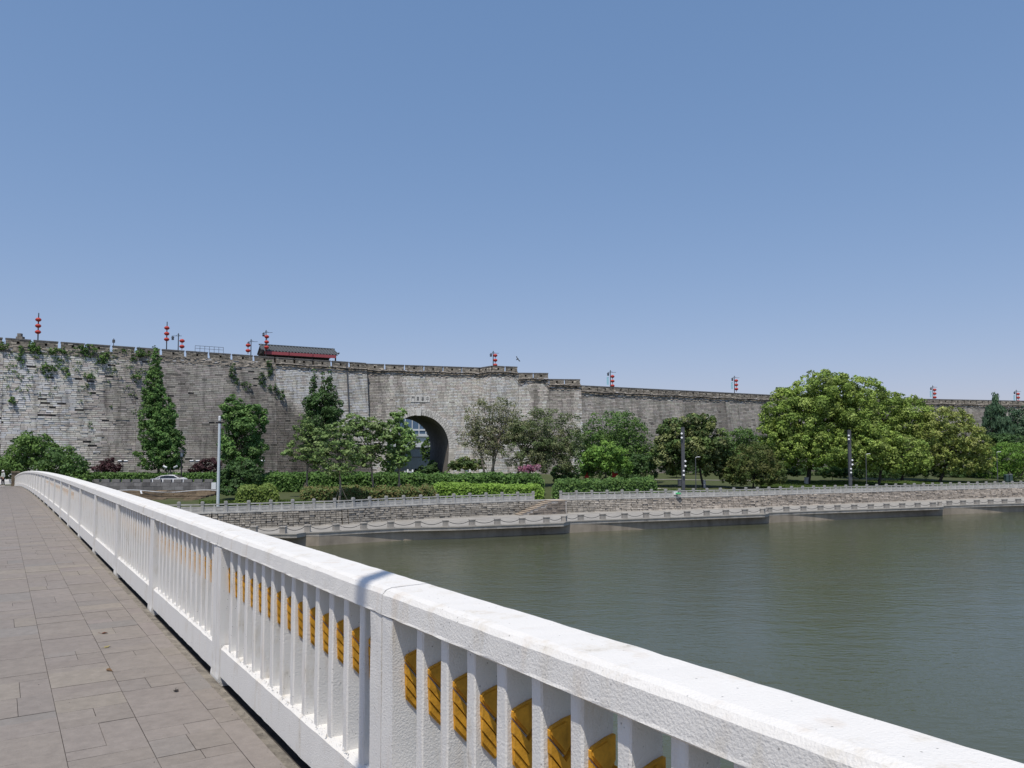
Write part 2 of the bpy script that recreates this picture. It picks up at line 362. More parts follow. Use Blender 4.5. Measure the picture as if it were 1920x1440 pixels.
# ------------------------------------------------------------ ground behind the bank (one sheet to the horizon)
def wallY(x):
    u = (x-960)/F
    for i in range(len(SEGN)):
        P = wallF(i, [0, 1], [4, 4]); (x0, y0, _), (x1, y1, _) = P; d = (x1-x0)-u*(y1-y0)
        if abs(d) < 1e-9: continue
        t = (u*y0-x0)/d
        if 0 <= t <= 1: return y0+(y1-y0)*t
    return 90.0 if x < 0 else 240.0
def gz(x, Y):
    """ground height at viewing direction x, distance Y"""
    R = RAILY(x)+.3; Wb = max(wallY(x), R+8)
    a = np.interp(Y, [R, R+4, 93, 94.9, 95.2, 100, 108, 110, 130], [2.72, 2.75, 3.15, 3.25, 3.55, 3.6, 3.7, 4.25, 4.3]) if x < 480 else 0
    b = np.interp(Y, [R, R+4, R+8, R+8+.75*(Wb-R-8), Wb, Wb+50], [2.72, 2.76, 2.95, 4.0, 4.1, 4.1])
    w = float(sstep(420, 500, x)); return float(a*(1-w)+b*w)
def GP(x, Y): return Vector((XY(x, Y), Y, gz(x, Y)))
mb = MB(); xs = list(np.arange(-2600, 5200, 40.0)); rows = []
for x in xs:
    R = RAILY(min(max(x, -300), 2300))+.3; x_ = x
    col = []
    for k in range(26):
        Y = R+(150-R)*k/25.0 if k < 25 else 150
        col.append((XY(x, Y), Y, gz(min(max(x, -300), 2300), Y) + (.05*(random.random()-.5) if k > 2 else 0)))
    for Y in (200, 400, 1200, 9000): col.append((XY(x, Y), Y, 4.1))
    rows.append(col)
for i in range(len(xs)-1):
    for k in range(len(rows[0])-1):
        mb.face([rows[i][k], rows[i+1][k], rows[i+1][k+1], rows[i][k+1]])
tag(mb.build('ground', M['dirt'], smooth=True, merge=True), kind='structure')

# ------------------------------------------------------------ masonry generator
def bricks(mb, P, L, z0, z1, rh, bl, rough, colf, hole=0.0, skip=None, s_off=0.0, m=0, gap=.03, lift=.0):
    """P(t,z,o)->xyz arrays; courses of separate stones with their own depth"""
    nr = max(1, int(round((z1-z0)/rh))); rh = (z1-z0)/nr; out = []; cols = []
    S0 = []; S1 = []; Z0 = []; Z1 = []
    for r in range(nr):
        s = -random.random()*bl
        while s < L:
            w = bl*(.7+.6*random.random()); a = max(s, 0); b = min(s+w, L); s += w
            if b-a < .08: continue
            S0.append(a+gap/2.6); S1.append(b-gap/2.6); Z0.append(z0+r*rh+gap*.3); Z1.append(z0+(r+1)*rh-gap*.7)
    S0, S1, Z0, Z1 = map(np.array, (S0, S1, Z0, Z1))
    if skip is not None:
        k = ~skip(S0, S1, Z0, Z1); S0, S1, Z0, Z1 = S0[k], S1[k], Z0[k], Z1[k]
    N = len(S0); wear = rough((S0+S1)/2+s_off, (Z0+Z1)/2)
    o = lift + wear*(RNG.random(N))
    if hole:
        hk = RNG.random(N) < hole*wear/.1; o = np.where(hk, -.25, o)
    C = colf((S0+S1)/2+s_off, (Z0+Z1)/2, N)
    tl = wear*.6*(RNG.random(N)-.5)
    def pt(s, z, oo): return P(s/L, z, oo)
    a = pt(S0, Z0, o+tl); b = pt(S1, Z0, o-tl); c = pt(S1, Z1, o*.8-tl); d = pt(S0, Z1, o*.8+tl)
    bk = -.12
    a2 = pt(S0, Z0, bk); b2 = pt(S1, Z0, bk); c2 = pt(S1, Z1, bk); d2 = pt(S0, Z1, bk)
    st = lambda *q: np.stack(q, 1)
    mb.quads(st(a, b, c, d), C, m); mb.quads(st(d, c, c2, d2), C, m); mb.quads(st(a2, b2, b, a), C, m)
    mb.quads(st(a2, a, d, d2), C, m); mb.quads(st(b, b2, c2, c), C, m)

# arch data: on segment 5 (n5 -> n6)
ARCR = 6.4; seg5L = (n6-n5).length
def s_of_px(i, px):
    u = (px-960)/F; A, B = WP[i], WP[i+1]; d = (B.x-A.x)-u*(B.y-A.y); return (u*A.y-A.x)/d*(B-A).length
_P = wallF(5, [0, 1], [12, 12]); _u = (785-960)/F
_t = (_u*_P[0][1]-_P[0][0])/((_P[1][0]-_P[0][0])-_u*(_P[1][1]-_P[0][1])); ARCS = _t*seg5L
_pc = wallF(5, [_t], [14])[0]; ZSPR = W(785, 778, _pc[1]).z-ARCR
def arch_top(s):
    d = np.abs(s-ARCS); return np.where(d < ARCR, ZSPR+np.sqrt(np.maximum(ARCR**2-d**2, 0)), -99)

def base_tone(i):
    """colour of the stones by section, with big weather stains"""
    def f(s, z, N):
        S = s+CUM[i]; n = fbm(S*.12, z*.12); n2 = fbm(S*.35+40, z*.05+3, 3); n3 = fbm(S*.05+9, z*.07+70, 3)
        h = (TOP-z)/21.0
        light = np.array([.66, .62, .56]); dark = np.array([.135, .122, .107])
        if i <= 2:
            # pale rough masonry on the left, a blackened band, then grey-brown
            xpos = S-CUM[1]       # 0 at photo left edge
            d = .08+.34*sstep(8, 21, xpos+14*(n-.5))+.34*sstep(19, 36, xpos+6*(n2-.5))*sstep(.05, .55, h+.25*(n-.5))
            d = d+.45*(n-.5)+.35*np.maximum(0, n2-.55)*sstep(6, 14, xpos)
            top = 1-sstep(.05, .12, h+.05*(n-.5)); d = np.maximum(d, .55*top+.2*(n3-.5))
        elif i == 3:
            x_ = s; diag = sstep(-.1, .15, h-.30-.030*x_+.12*(n-.5)); d = np.clip(diag*.95, 0, 1)+.25*(n2-.5)
        elif i in (5, 6, 7, 8, 9):
            d = .08+.5*sstep(.55, .75, n2)+.25*(n3-.5)
        else:
            d = .50+.28*sstep(.45, .75, h)+.5*(n-.5)+.2*sstep(.5, .7, n2)
        d = np.clip(d, 0, 1)[:, None]
        c = light*(1-d)+dark*d
        v = 1+.36*(RNG.random((N, 1))-.5); w = np.where(RNG.random((N, 1)) < .04, 1.25, 1); k = np.where(RNG.random((N, 1)) < .035, .55, 1)
        tintv = 1+.06*(RNG.random((N, 3))-.5)
        return np.clip(c*v*w*k*tintv, 0, .6)
    return f
def roughness(i):
    def f(s, z):
        S = s+CUM[i]
        if i <= 1 or i == 2:
            r = .035+.085*(1-sstep(14, 22, S-CUM[1]))*sstep(.35, .6, fbm(S*.3, z*.5)); return r
        if i == 3: return .02+.05*sstep(.2, .6, (TOP-z)/21)
        return .025+0*s
    return f
city = empty('city_wall', (n4.x, n4.y, 4.0), label='long ancient grey brick city wall with battlements, an arched gate and weather stains', cat='city wall')
def cparent(o):
    o.parent = city; o.matrix_parent_inverse = Matrix.Translation(-city.location); return o
CB = lambda mbx, name, mats, **k: cparent(mbx.build(name, mats, **k))

PAR = 2.15   # parapet height below the merlon top (rubble band + merlons)
SECT = [('old_masonry', [0, 1, 2]), ('pale_masonry', [3]), ('gate_masonry', [4, 5, 6]), ('stepped_masonry', [7, 8, 9]), ('far_masonry', [10, 11, 12, 13, 14, 15])]
for nm, segs in SECT:
    mb = MB()
    for i in segs:
        A, B = WP[i], WP[i+1]; L = (B-A).length; zt = ZT[i]-PAR
        P = (lambda t, z, o, i=i: wallF(i, t, z, o))
        if i == 4:       # short return face
            def P(t, z, o):
                t = np.asarray(t, float); z = np.asarray(z, float); off = BAT*(TOP-z); q = WP[4].lerp(WP[5], 0)
                x = WP[4].x+(WP[5].x-WP[4].x)*t+BCn.x*off; y = WP[4].y+(WP[5].y-WP[4].y)*t+BCn.y*off
                dr = (n4-n3).normalized(); return np.stack([x+dr.x*o, y+dr.y*o, z+0*x], -1)
        sk = None
        if i == 5:
            sk = lambda a, b, z0, z1: ((np.minimum(np.abs(a-ARCS), np.abs(b-ARCS)) < ARCR+.15) & (((z0+z1)/2) < ZSPR)) | (np.hypot(np.where((a < ARCS) & (b > ARCS), 0, np.minimum(np.abs(a-ARCS), np.abs(b-ARCS))), np.maximum(z0-ZSPR, 0)) < ARCR+.05) & (z1 > ZSPR) | ((np.minimum(np.abs(a-ARCS), np.abs(b-ARCS)) < ARCR) & (z0 < ZSPR)) | ((a < ARCS) & (b > ARCS) & (z0 < ZSPR+ARCR))
        bricks(mb, P, L, ZBASE, zt, .30, .85 if i > 2 else .95, roughness(i), base_tone(i), hole=(.03 if i <= 2 else 0), gap=(.05 if i <= 2 else .065), skip=sk)
        # mortar bed behind, with the arch left open
        n = max(2, int(L/.35)); ts = np.linspace(0, 1, n+1)
        for k in range(n):
            sm = (ts[k]+ts[k+1])/2*L; zb = ZBASE
            if i == 5: zb = max(ZBASE, float(arch_top(np.array([sm]))[0]+.12))
            q = P(np.array([ts[k], ts[k+1], ts[k+1], ts[k]]), np.array([zb, zb, zt+.02, zt+.02]), np.array([-.07]*4)); mb.face(q, 1)
    CB(mb, nm, [M['brick'], M['mortar']])
# rubble parapet band with ragged top courses
mb = MB()
for i in range(len(SEGN)):
    if i == 4: continue
    L = (WP[i+1]-WP[i]).length; zt = ZT[i]-PAR
    P = (lambda t, z, o, i=i: wallF(i, t, z, o))
    def cf(s, z, N, i=i):
        n = fbm((s+CUM[i])*.5, z*.5); c = np.array([.28, .25, .21])*(.6+.9*n[:, None])*(1+.5*(RNG.random((N, 1))-.5))
        if i in (3,): c = c*1.25
        return np.clip(np.where(RNG.random((N, 1)) < .06, .42, c), 0, .5)
    bricks(mb, P, L, zt, zt+PAR-1.0, .19, .5, lambda s, z: .16+0*s, cf, gap=.02, lift=-.02)
    n = max(2, int(L/2)); ts = np.linspace(0, 1, n+1)
    for k in range(n):
        q = P(np.array([ts[k], ts[k+1], ts[k+1], ts[k]]), np.array([zt, zt, zt+PAR-1.0, zt+PAR-1.0]), np.array([-.08]*4)); mb.face(q, 1)
        q2 = [wallF(i, [t_], [zt+PAR-1.0], o_)[0] for t_, o_ in ((ts[k], .02), (ts[k+1], .02), (ts[k+1], -.7), (ts[k], -.7))]; mb.face(q2, 0, (.15, .14, .12))
        q3 = [wallF(i, [t_], [z_], -.7)[0] for t_, z_ in ((ts[k], zt+PAR-1.0), (ts[k+1], zt+PAR-1.0), (ts[k+1], zt), (ts[k], zt))]; mb.face(q3, 0, (.15, .14, .12))
CB(mb, 'parapet_band', [M['rubble'], M['mortar']])
# wall top walkway, back face
mb = MB()
TH = 16.0
def through(t, z):
    p = wallF(5, [t], [z], .05)[0]; k = SEGN[5]; dd = TH+BAT*(TOP-z); return (p[0]-k.x*dd, p[1]-k.y*dd, z)
for i in range(len(SEGN)):
    z = ZT[i]-PAR-.05; f = BAT*(TOP-z)
    if i == 4: continue
    q = [wallF(i, [0], [z], -.7)[0], wallF(i, [1], [z], -.7)[0], wallF(i, [1], [z], -TH-f)[0], wallF(i, [0], [z], -TH-f)[0]]; mb.face(q, 0)
    L = (WP[i+1]-WP[i]).length; n = int(L/.5) if i == 5 else 2; ts = np.linspace(0, 1, n+1)
    for k in range(n):
        zb = ZBASE; sm = (ts[k]+ts[k+1])/2*L
        if i == 5: zb = max(ZBASE, float(arch_top(np.array([sm]))[0]))
        pp = []
        K5 = SEGN[5]
        for t_, z_ in ((ts[k], zb), (ts[k+1], zb), (ts[k+1], z), (ts[k], z)):
            pp.append(wallF(i, [t_], [z_], -TH-BAT*(TOP-z_))[0] if i != 5 else through(t_, z_))
        mb.face(pp, 0)
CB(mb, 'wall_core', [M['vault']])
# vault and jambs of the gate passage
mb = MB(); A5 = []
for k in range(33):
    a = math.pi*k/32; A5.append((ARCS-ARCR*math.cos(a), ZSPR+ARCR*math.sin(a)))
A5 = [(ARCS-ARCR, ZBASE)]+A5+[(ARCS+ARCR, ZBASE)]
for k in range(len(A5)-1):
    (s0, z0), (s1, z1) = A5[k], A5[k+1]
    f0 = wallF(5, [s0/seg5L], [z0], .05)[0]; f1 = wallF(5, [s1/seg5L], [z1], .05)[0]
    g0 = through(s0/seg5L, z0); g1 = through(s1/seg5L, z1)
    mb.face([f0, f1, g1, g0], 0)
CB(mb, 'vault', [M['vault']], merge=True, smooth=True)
# voussoir ring, three rows of header stones
mb = MB()
def ringpt(a, r, o):
    if a < 0: s = ARCS-r; z = ZSPR+a*5.0
    elif a > 1: s = ARCS+r; z = ZSPR-(a-1)*5.0
    else: s = ARCS-r*math.cos(a*math.pi); z = ZSPR+r*math.sin(a*math.pi)
    return wallF(5, [s/seg5L], [z], o)[0]
for (r0, r1, nn, cc) in ((ARCR-.02, ARCR+.48, 44, 1.0), (ARCR+.5, ARCR+.92, 34, .92), (ARCR+.94, ARCR+1.3, 48, 1.05)):
    for k in range(nn):
        a0 = k/nn+.0015; a1 = (k+1)/nn-.0015; v = cc*(.85+.3*random.random()); o = .08+.03*random.random()
        f = [ringpt(a0, r0, o), ringpt(a0, r1, o), ringpt(a1, r1, o), ringpt(a1, r0, o)]; b = [ringpt(a0, r0, -.3), ringpt(a0, r1, -.3), ringpt(a1, r1, -.3), ringpt(a1, r0, -.3)]
        mb.hexa(b+f, 0, (v, v, v))
for sg in (-1, 1):
    z = ZBASE
    while z < ZSPR-.05:
        h = min(.38, ZSPR-z); w = 1.3*(.8+.3*random.random()); v = .8+.3*random.random(); o = .07
        s0, s1 = sorted((ARCS+sg*(ARCR-.02), ARCS+sg*(ARCR+w)))
        g = lambda s, z_, o_: wallF(5, [s/seg5L], [z_], o_)[0]
        f = [g(s0, z, o), g(s1, z, o), g(s1, z+h-.02, o), g(s0, z+h-.02, o)]; b = [g(s0, z, -.3), g(s1, z, -.3), g(s1, z+h-.02, -.3), g(s0, z+h-.02, -.3)]
        mb.hexa(b+f, 0, (v, v*.97, v*.93)); z += h
CB(mb, 'arch_ring', [M['ring']])
mb = MB(); g = lambda s, z_, o_: wallF(5, [s/seg5L], [z_], o_)[0]
zc = ZSPR+ARCR; sK = ARCS-.05
fr = [g(sK-.42, zc-.12, .22), g(sK+.42, zc-.12, .22), g(sK+.55, zc+1.35, .22), g(sK-.62, zc+1.35, .22)]
bk = [g(sK-.42, zc-.12, -.2), g(sK+.42, zc-.12, -.2), g(sK+.55, zc+1.35, -.2), g(sK-.62, zc+1.35, -.2)]
mb.hexa(bk+fr, 0); CB(mb, 'keystone', [M['plaque']])
# name plaque: four carved panels reading 門 東 華 中 from the left (中華東門 read from the right)
PLY = wall_hit(787, 748)
sP0 = ARCS-1.75; sP1 = ARCS+2.1; zP0 = PLY.z-.62; zP1 = PLY.z+.62
pl = MB(); w = (sP1-sP0)/4
for k in range(4):
    a, b = sP0+k*w+.02, sP0+(k+1)*w-.02
    pl.hexa([g(a, zP0, -.1), g(b, zP0, -.1), g(b, zP1, -.1), g(a, zP1, -.1), g(a, zP0, .12), g(b, zP0, .12), g(b, zP1, .12), g(a, zP1, .12)])
plo = CB(pl, 'name_plaque', [M['plaque']])
H, V_ = 'h', 'v'
GL = [
 # 門
 [(.12,.05,.12,.95),(.12,.93,.42,.93),(.12,.78,.42,.78),(.12,.62,.42,.62),(.42,.62,.42,.93),(.58,.93,.88,.93),(.58,.78,.88,.78),(.58,.62,.88,.62),(.58,.62,.58,.93),(.88,.05,.88,.95),(.78,.05,.88,.05)],
 # 東
 [(.5,.02,.5,.98),(.12,.84,.88,.84),(.24,.36,.24,.70),(.76,.36,.76,.70),(.24,.70,.76,.70),(.24,.53,.76,.53),(.24,.36,.76,.36),(.48,.34,.12,.06),(.52,.34,.88,.06)],
 # 華
 [(.1,.88,.9,.88),(.34,.80,.34,.98),(.66,.80,.66,.98),(.5,.02,.5,.78),(.08,.68,.92,.68),(.18,.50,.82,.50),(.3,.42,.3,.62),(.7,.42,.7,.62),(.05,.34,.95,.34),(.22,.19,.78,.19)],
 # 中
 [(.5,.02,.5,.98),(.15,.42,.15,.76),(.85,.42,.85,.76),(.15,.76,.85,.76),(.15,.42,.85,.42)]]
for k, strokes in enumerate(GL):
    mb = MB()
    for (x0, y0, x1, y1) in strokes:
        def q(xx, yy, o): return g(sP0+k*w+w*.12+w*.76*xx, zP0+.12+(zP1-zP0-.24)*yy, o)
        dx, dy = x1-x0, y1-y0; l = math.hypot(dx, dy); nx, ny = -dy/l*.04, dx/l*.04
        c = [(x0-nx, y0-ny), (x1-nx, y1-ny), (x1+nx, y1+ny), (x0+nx, y0+ny)]
        mb.hexa([q(*p, .115) for p in c]+[q(*p, .135) for p in c])
    o = mb.build('carved_character', [M['ink']]); o.parent = plo; o.matrix_parent_inverse = Matrix.Identity(4)
# merlons: each its own part
def merlon(i, s0, s1, zt, zb, dark=1.0):
    A, B = WP[i], WP[i+1]; L = (B-A).length; mb = MB()
    f = lambda s, z, o: wallF(i, [min(max(s/L, 0), 1) if False else s/L], [z], o)[0]
    def blk(a, b, z0, z1, of, ob, m, c):
        ob_ = ob
        mb.hexa([f(a, z0, ob_), f(b, z0, ob_), f(b, z1, ob_), f(a, z1, ob_), f(a, z0, of), f(b, z0, of), f(b, z1, of), f(a, z1, of)], m, c)
    mid = (s0+s1)/2; hw = .17; z1 = zt-.20; hz0 = zb+.28; hz1 = zb+.62
    # outer masonry of small stones round a loophole
    rows = 4; hh = (z1-zb)/rows
    for r in range(rows):
        s = s0
        while s < s1-.02:
            wd = random.uniform(.35, .8); e = min(s+wd, s1)
            if s1-e < .15: e = s1
            za = zb+r*hh; zb_ = za+hh
            if r in (1, 2) and s < mid+hw and e > mid-hw:
                if s < mid-hw-.05: e = mid-hw
                else: s = mid+hw; e = max(e, s+.2); e = min(e, s1)
            v = dark*random.uniform(.65, 1.35) if random.random() > .08 else dark*2.0
            of = random.uniform(0, .06)
            blk(s, e-.015, za, zb_-.012, of, -.5, 0, (v, v*.97, v*.92)); s = e
            if r in (1, 2) and abs(s-(mid-hw)) < 1e-6: s = mid+hw
    blk(s0+.05, s1-.05, zb, z1, -.52, -.6, 1, (1, 1, 1))
    blk(s0-.05, s1+.05, z1, zt, .08, -.68, 1, (1, 1, 1))
    return CB(mb, 'merlon', [M['coping'], M['copcap']])
nm_ = 0
for grp, P_ in (((0, 1, 2, 3), 3.45), ((5,), 3.55), ((7,), 2.75), ((8,), 3.05), ((9,), 3.1), ((10, 11, 12, 13), 3.65), ((14,), 3.65)):
    for i in grp:
        L = (WP[i+1]-WP[i]).length; n = max(1, round(L/P_)); p = L/n
        gap = .42 if i <= 3 else .26
        for k in range(n):
            merlon(i, k*p+gap/2, (k+1)*p-gap/2, ZT[i], ZT[i]-1.0, 1.0 if i <= 3 else 1.1); nm_ += 1
merlon(6, .1, (n7-n6).length-.1, TOP, TOP-1.0, 1.2)
# cable line under the battlements and drain pipe
mb = MB()
for i in range(3, 14):
    if i == 4: continue
    z = ZT[i]-1.35 if i != 3 else ZT[i]-1.3; pts = []
    L = (WP[i+1]-WP[i]).length; n = max(3, int(L/2.5))
    for k in range(n+1): pts.append(wallF(i, [k/n], [z-.10*math.sin(k*2.3+i)-.08*random.random()], .28)[0])
    mb.tube(pts, .11, 5)
for (i, j) in ((7, 8), (8, 9), (9, 10)):
    a = wallF(i, [.8], [ZT[i]-1.5], .3)[0]; b = wallF(j, [.25], [ZT[j]-1.5], .3)[0]; a, b = Vector(a), Vector(b)
    mb.tube([a.lerp(b, t)+Vector((0, 0, -1.0*math.sin(math.pi*t))) for t in np.linspace(0, 1, 9)], .06, 5)
CB(mb, 'cable', [M['cable']])
mb = MB(); a = wall_hit(650, 682, .2); b = wall_hit(655, 776, .2); mb.tube([a, b], .13, 8); CB(mb, 'drain_pipe', [M['grey_metal']])

# ------------------------------------------------------------ quay, walkway, revetment
XL, XR = -300, 2300
qx = np.arange(XL, XR+1, 12.0)
# overhang of each platform bay: grows slowly from its left pier, ends abruptly at the next
piers = [-80, 260, 575, 1062, 1436, 1762, 2060, 2400]
def overhang(x):
    for a, b in zip(piers[:-1], piers[1:]):
        if a <= x < b:
            t = (x-a)/(b-a)
            if x > b-14: return 1.5*(b-x)/14
            return 1.5*min(1, max(0, (t-.09)/.91))**1.5
    return .05
Q = [plan(QUAYY, x) for x in qx]; SL = []
for k, x in enumerate(qx):
    a = Q[max(k-1, 0)]; b = Q[min(k+1, len(Q)-1)]; SL.append(Q[k]+nrm(a.copy(), b.copy())*(.01+overhang(x)))
Rl = [plan(RAILY, x)+nrm(plan(RAILY, x-12), plan(RAILY, x+12))*.25 for x in qx]; RB = [p+nrm(plan(RAILY, x-12), plan(RAILY, x+12))*.25 for p, x in zip(Rl, qx)]
mb = MB(); strip(mb, Q, Q, -1.0, Z_WALK-.3); tag(mb.build('quay_wall', M['quay']), 'tan concrete quay wall rising from the water below the riverside walkway', 'quay wall')
mb = MB()
LIP = [s+(s-q).normalized()*.05 for q, s in zip(Q, SL)]
strip(mb, LIP, RB, Z_WALK, Z_WALK+.02, 0); strip(mb, LIP, LIP, Z_WALK-.10, Z_WALK, 0); strip(mb, SL, LIP, Z_WALK-.10, Z_WALK-.10, 1); strip(mb, SL, SL, Z_WALK-.36, Z_WALK-.10, 1)
back = [q+(s-q)*-.2 for q, s in zip(Q, SL)]; strip(mb, back, SL, Z_WALK-.36, Z_WALK-.36, 1)
walk = mb.build('riverside_walkway', [M['walk'], M['conc']]); tag(walk, kind='structure')
# pilasters on the quay at bay ends
for x in piers[1:-1]:
    k = int(round((x-XL)/12)); d = (Q[k+1]-Q[k]).normalized(); n = Vector((d.y, -d.x, 0)); c = Q[k]
    # darker panel of the pier
mb = MB()
# revetment stones: left part, right part
def revet_bricks(mb, x0, x1, off=0.0):
    pts = line_pts(RAILY, x0, x1, 10)
    for a, b in zip(pts[:-1], pts[1:]):
        L = (b-a).length; n = nrm(a.copy(), b.copy())
        def P(t, z, o, a=a, b=b, n=n):
            t = np.asarray(t, float); z = np.asarray(z, float); of = .25+.16*(Z_PROM-z)+o+off
            return np.stack([a.x+(b.x-a.x)*t+n.x*of, a.y+(b.y-a.y)*t+n.y*of, z+0*t], -1)
        def cf(s, z, N, a=a):
            X = a.x+s; nn = fbm(X*.1, z*2); c = np.array([.29, .27, .235])*(.65+.7*nn[:, None])*(1+.45*(RNG.random((N, 1))-.5))
            warm = float(sstep(0, 30, a.x)); return c*(1+np.array([.07, .02, 0])*warm)*(1+.18*warm)
        bricks(mb, P, L, Z_WALK, Z_PROM-.07, .215, .78, lambda s, z: .10+0*s, cf, gap=.045, lift=.03)
        q = [P(t_, z_, -.05) for t_, z_ in ((0, Z_WALK), (1, Z_WALK), (1, Z_PROM), (0, Z_PROM))]; mb.face(q, 1)
XS0, XS1 = 1029, 1051      # gap in the balustrade at the head of the stairs
revet_bricks(mb, -300, 2300)
rv = empty('retaining_wall', plan(RAILY, 900), label='low rough stone retaining wall running along the river walkway', cat='retaining wall')
o = mb.build('stone_courses', [M['revet'], M['mortar']]); o.parent = rv; o.matrix_parent_inverse = Matrix.Translation(-rv.location)
mb = MB(); pts = line_pts(RAILY, -300, 2300, 10)
for a, b in zip(pts[:-1], pts[1:]):
    n = nrm(a.copy(), b.copy()); z0, z1 = Z_PROM-.06, Z_PROM+.05
    q = lambda p, o_, z: (p.x+n.x*o_, p.y+n.y*o_, z)
    mb.hexa([q(a, .36, z0), q(b, .36, z0), q(b, -.3, z0), q(a, -.3, z0), q(a, .36, z1), q(b, .36, z1), q(b, -.3, z1), q(a, -.3, z1)])
o = mb.build('coping', [M['bal']]); o.parent = rv; o.matrix_parent_inverse = Matrix.Translation(-rv.location)
# staircase built along the revetment, climbing to the gap
pa = plan(RAILY, 962); pb = plan(RAILY, 1046); d = (pb-pa); Ls = d.length; d.normalize(); n = Vector((d.y, -d.x, 0))
st = empty('stone_stairs', (pa.x, pa.y, Z_WALK), label='flight of stone steps climbing the retaining wall to the gap in the balustrade', cat='stairs')
ns = 10; rise = (Z_PROM+.04-Z_WALK)/ns; run = (Ls-1.4)/ns
for k in range(ns):
    mb = MB(); z0 = Z_WALK; z1 = Z_WALK+rise*(k+1); s0 = k*run; s1 = s0+run if k < ns-1 else Ls+.2
    q = lambda s, o_, z: (pa.x+d.x*s+n.x*o_, pa.y+d.y*s+n.y*o_, z)
    mb.hexa([q(s0, 1.75, z0), q(s1, 1.75, z0), q(s1, .2, z0), q(s0, .2, z0), q(s0, 1.75, z1-.06), q(s1, 1.75, z1-.06), q(s1, .2, z1-.06), q(s0, .2, z1-.06)], 1, (.45, .42, .38))
    mb.hexa([q(s0-.05, 1.8, z1-.06), q(s1, 1.8, z1-.06), q(s1, .2, z1-.06), q(s0-.05, .2, z1-.06), q(s0-.05, 1.8, z1), q(s1, 1.8, z1), q(s1, .2, z1), q(s0-.05, .2, z1)], 0, (1.1, .98, .85))
    o = mb.build('step', [M['conc'], M['revet']]); o.parent = st; o.matrix_parent_inverse = Matrix.Translation(-st.location)
mb = MB()
def Pst(t, z, o_):
    t = np.asarray(t, float); z = np.asarray(z, float); s = t*Ls; return np.stack([pa.x+d.x*s+n.x*(1.78+o_), pa.y+d.y*s+n.y*(1.78+o_), z+0*t], -1)
skp = lambda a, b, z0, z1: z1 > Z_WALK+rise*np.floor(a/run)+.02
bricks(mb, Pst, Ls+.2, Z_WALK, Z_PROM-.02, rise*1.5, .6, lambda s, z: .09+0*s, lambda s, z, N: np.array([.22, .19, .16])*(1+.4*(RNG.random((N, 1))-.5)), skip=skp)
o = mb.build('stair_side', [M['revet']]); o.parent = st; o.matrix_parent_inverse = Matrix.Translation(-st.location)

# balustrades (two runs, left and right of the stair head)
def balustrade(x0, x1, name, label, step):
    pts = resample(line_pts(RAILY, x0, x1, 5), step)
    root = empty(name, (pts[0][0].x, pts[0][0].y, Z_PROM), label=label, cat='balustrade')
    z0 = Z_PROM+.06; post = MB(); post.box((-.12, -.12, 0), (.12, .12, .82)); post.box((-.15, -.15, .70), (.15, .15, .75)); post.box((-.14, -.14, .82), (.14, .14, .94)); post.box((-.10, -.10, .94), (.10, .10, .98))
    first = None; pf = None
    for k, (p, dr) in enumerate(pts):
        ang = math.atan2(dr.y, dr.x)
        if first is None: o = post.build('post', M['bal'], root); first = o
        else: o = first.copy(); SC.collection.objects.link(o)
        o.location = (p.x-root.location.x, p.y-root.location.y, z0-Z_PROM); o.rotation_euler = (0, 0, ang)
        if k < len(pts)-1:
            if pf is None:
                mb = MB(); Lp = step-.28; x0_ = .14; x1_ = x0_+Lp
                mb.box((x0_, -.07, .63), (x1_, .07, .73)); mb.box((x0_, -.05, .0), (x1_, .05, .10)); mb.box((x0_, -.035, .10), (x1_, .035, .50))
                m1 = (x0_+x1_)/2; mb.box((m1-.06, -.055, .10), (m1+.06, .055, .63))
                for a_, b_ in ((x0_+.08, m1-.14), (m1+.14, x1_-.08)):
                    for r in ((a_, .14, b_, .17), (a_, .42, b_, .45), (a_, .17, a_+.04, .42), (b_-.04, .17, b_, .42)):
                        mb.box((r[0], -.055, r[1]), (r[2], -.036, r[3]))
                o2 = mb.build('panel', M['bal'], root); pf = o2
            else: o2 = pf.copy(); SC.collection.objects.link(o2)
            o2.location = (p.x-root.location.x, p.y-root.location.y, z0-Z_PROM)
            nx = pts[k+1][0]; o2.rotation_euler = (0, 0, math.atan2(nx.y-p.y, nx.x-p.x))
    return root
balustrade(250, XS0, 'promenade_balustrade', 'grey stone balustrade left of the stair head, in front of the hedges and young trees', 2.0)
balustrade(XS1, 2180, 'promenade_balustrade', 'grey stone balustrade right of the stair head, running off to the far right', 2.0)

# chained bollards along the platform edge
edge = [q+(s-q)*.55 for q, s in zip(Q, SL)]
eb = [SL[k]-(SL[k]-Q[k]).normalized()*.45 for k in range(len(Q))]
i0 = int((470-XL)/12); eb = eb[i0:]
bp = resample(eb, 2.6, .6)
bp = [q for q in bp if 960+F*q[0].x/q[0].y < 1935][:46]
b0 = MB(); b0.box((-.25, -.25, 0), (.25, .25, .50)); b0.box((-.28, -.28, .50), (.28, .28, .60)); bol = None; prev = None
words = ['leftmost', 'second', 'third', 'fourth', 'fifth', 'sixth', 'seventh', 'eighth', 'ninth', 'tenth', 'eleventh', 'twelfth', 'thirteenth', 'fourteenth', 'fifteenth', 'sixteenth', 'seventeenth', 'eighteenth', 'nineteenth', 'twentieth', 'twenty-first', 'twenty-second', 'twenty-third', 'twenty-fourth', 'twenty-fifth', 'twenty-sixth', 'twenty-seventh', 'twenty-eighth', 'twenty-ninth', 'thirtieth', 'thirty-first', 'thirty-second', 'thirty-third', 'thirty-fourth', 'thirty-fifth', 'thirty-sixth', 'thirty-seventh', 'thirty-eighth', 'thirty-ninth', 'fortieth', 'forty-first', 'forty-second', 'forty-third', 'forty-fourth', 'forty-fifth', 'forty-sixth']
BOLP = []
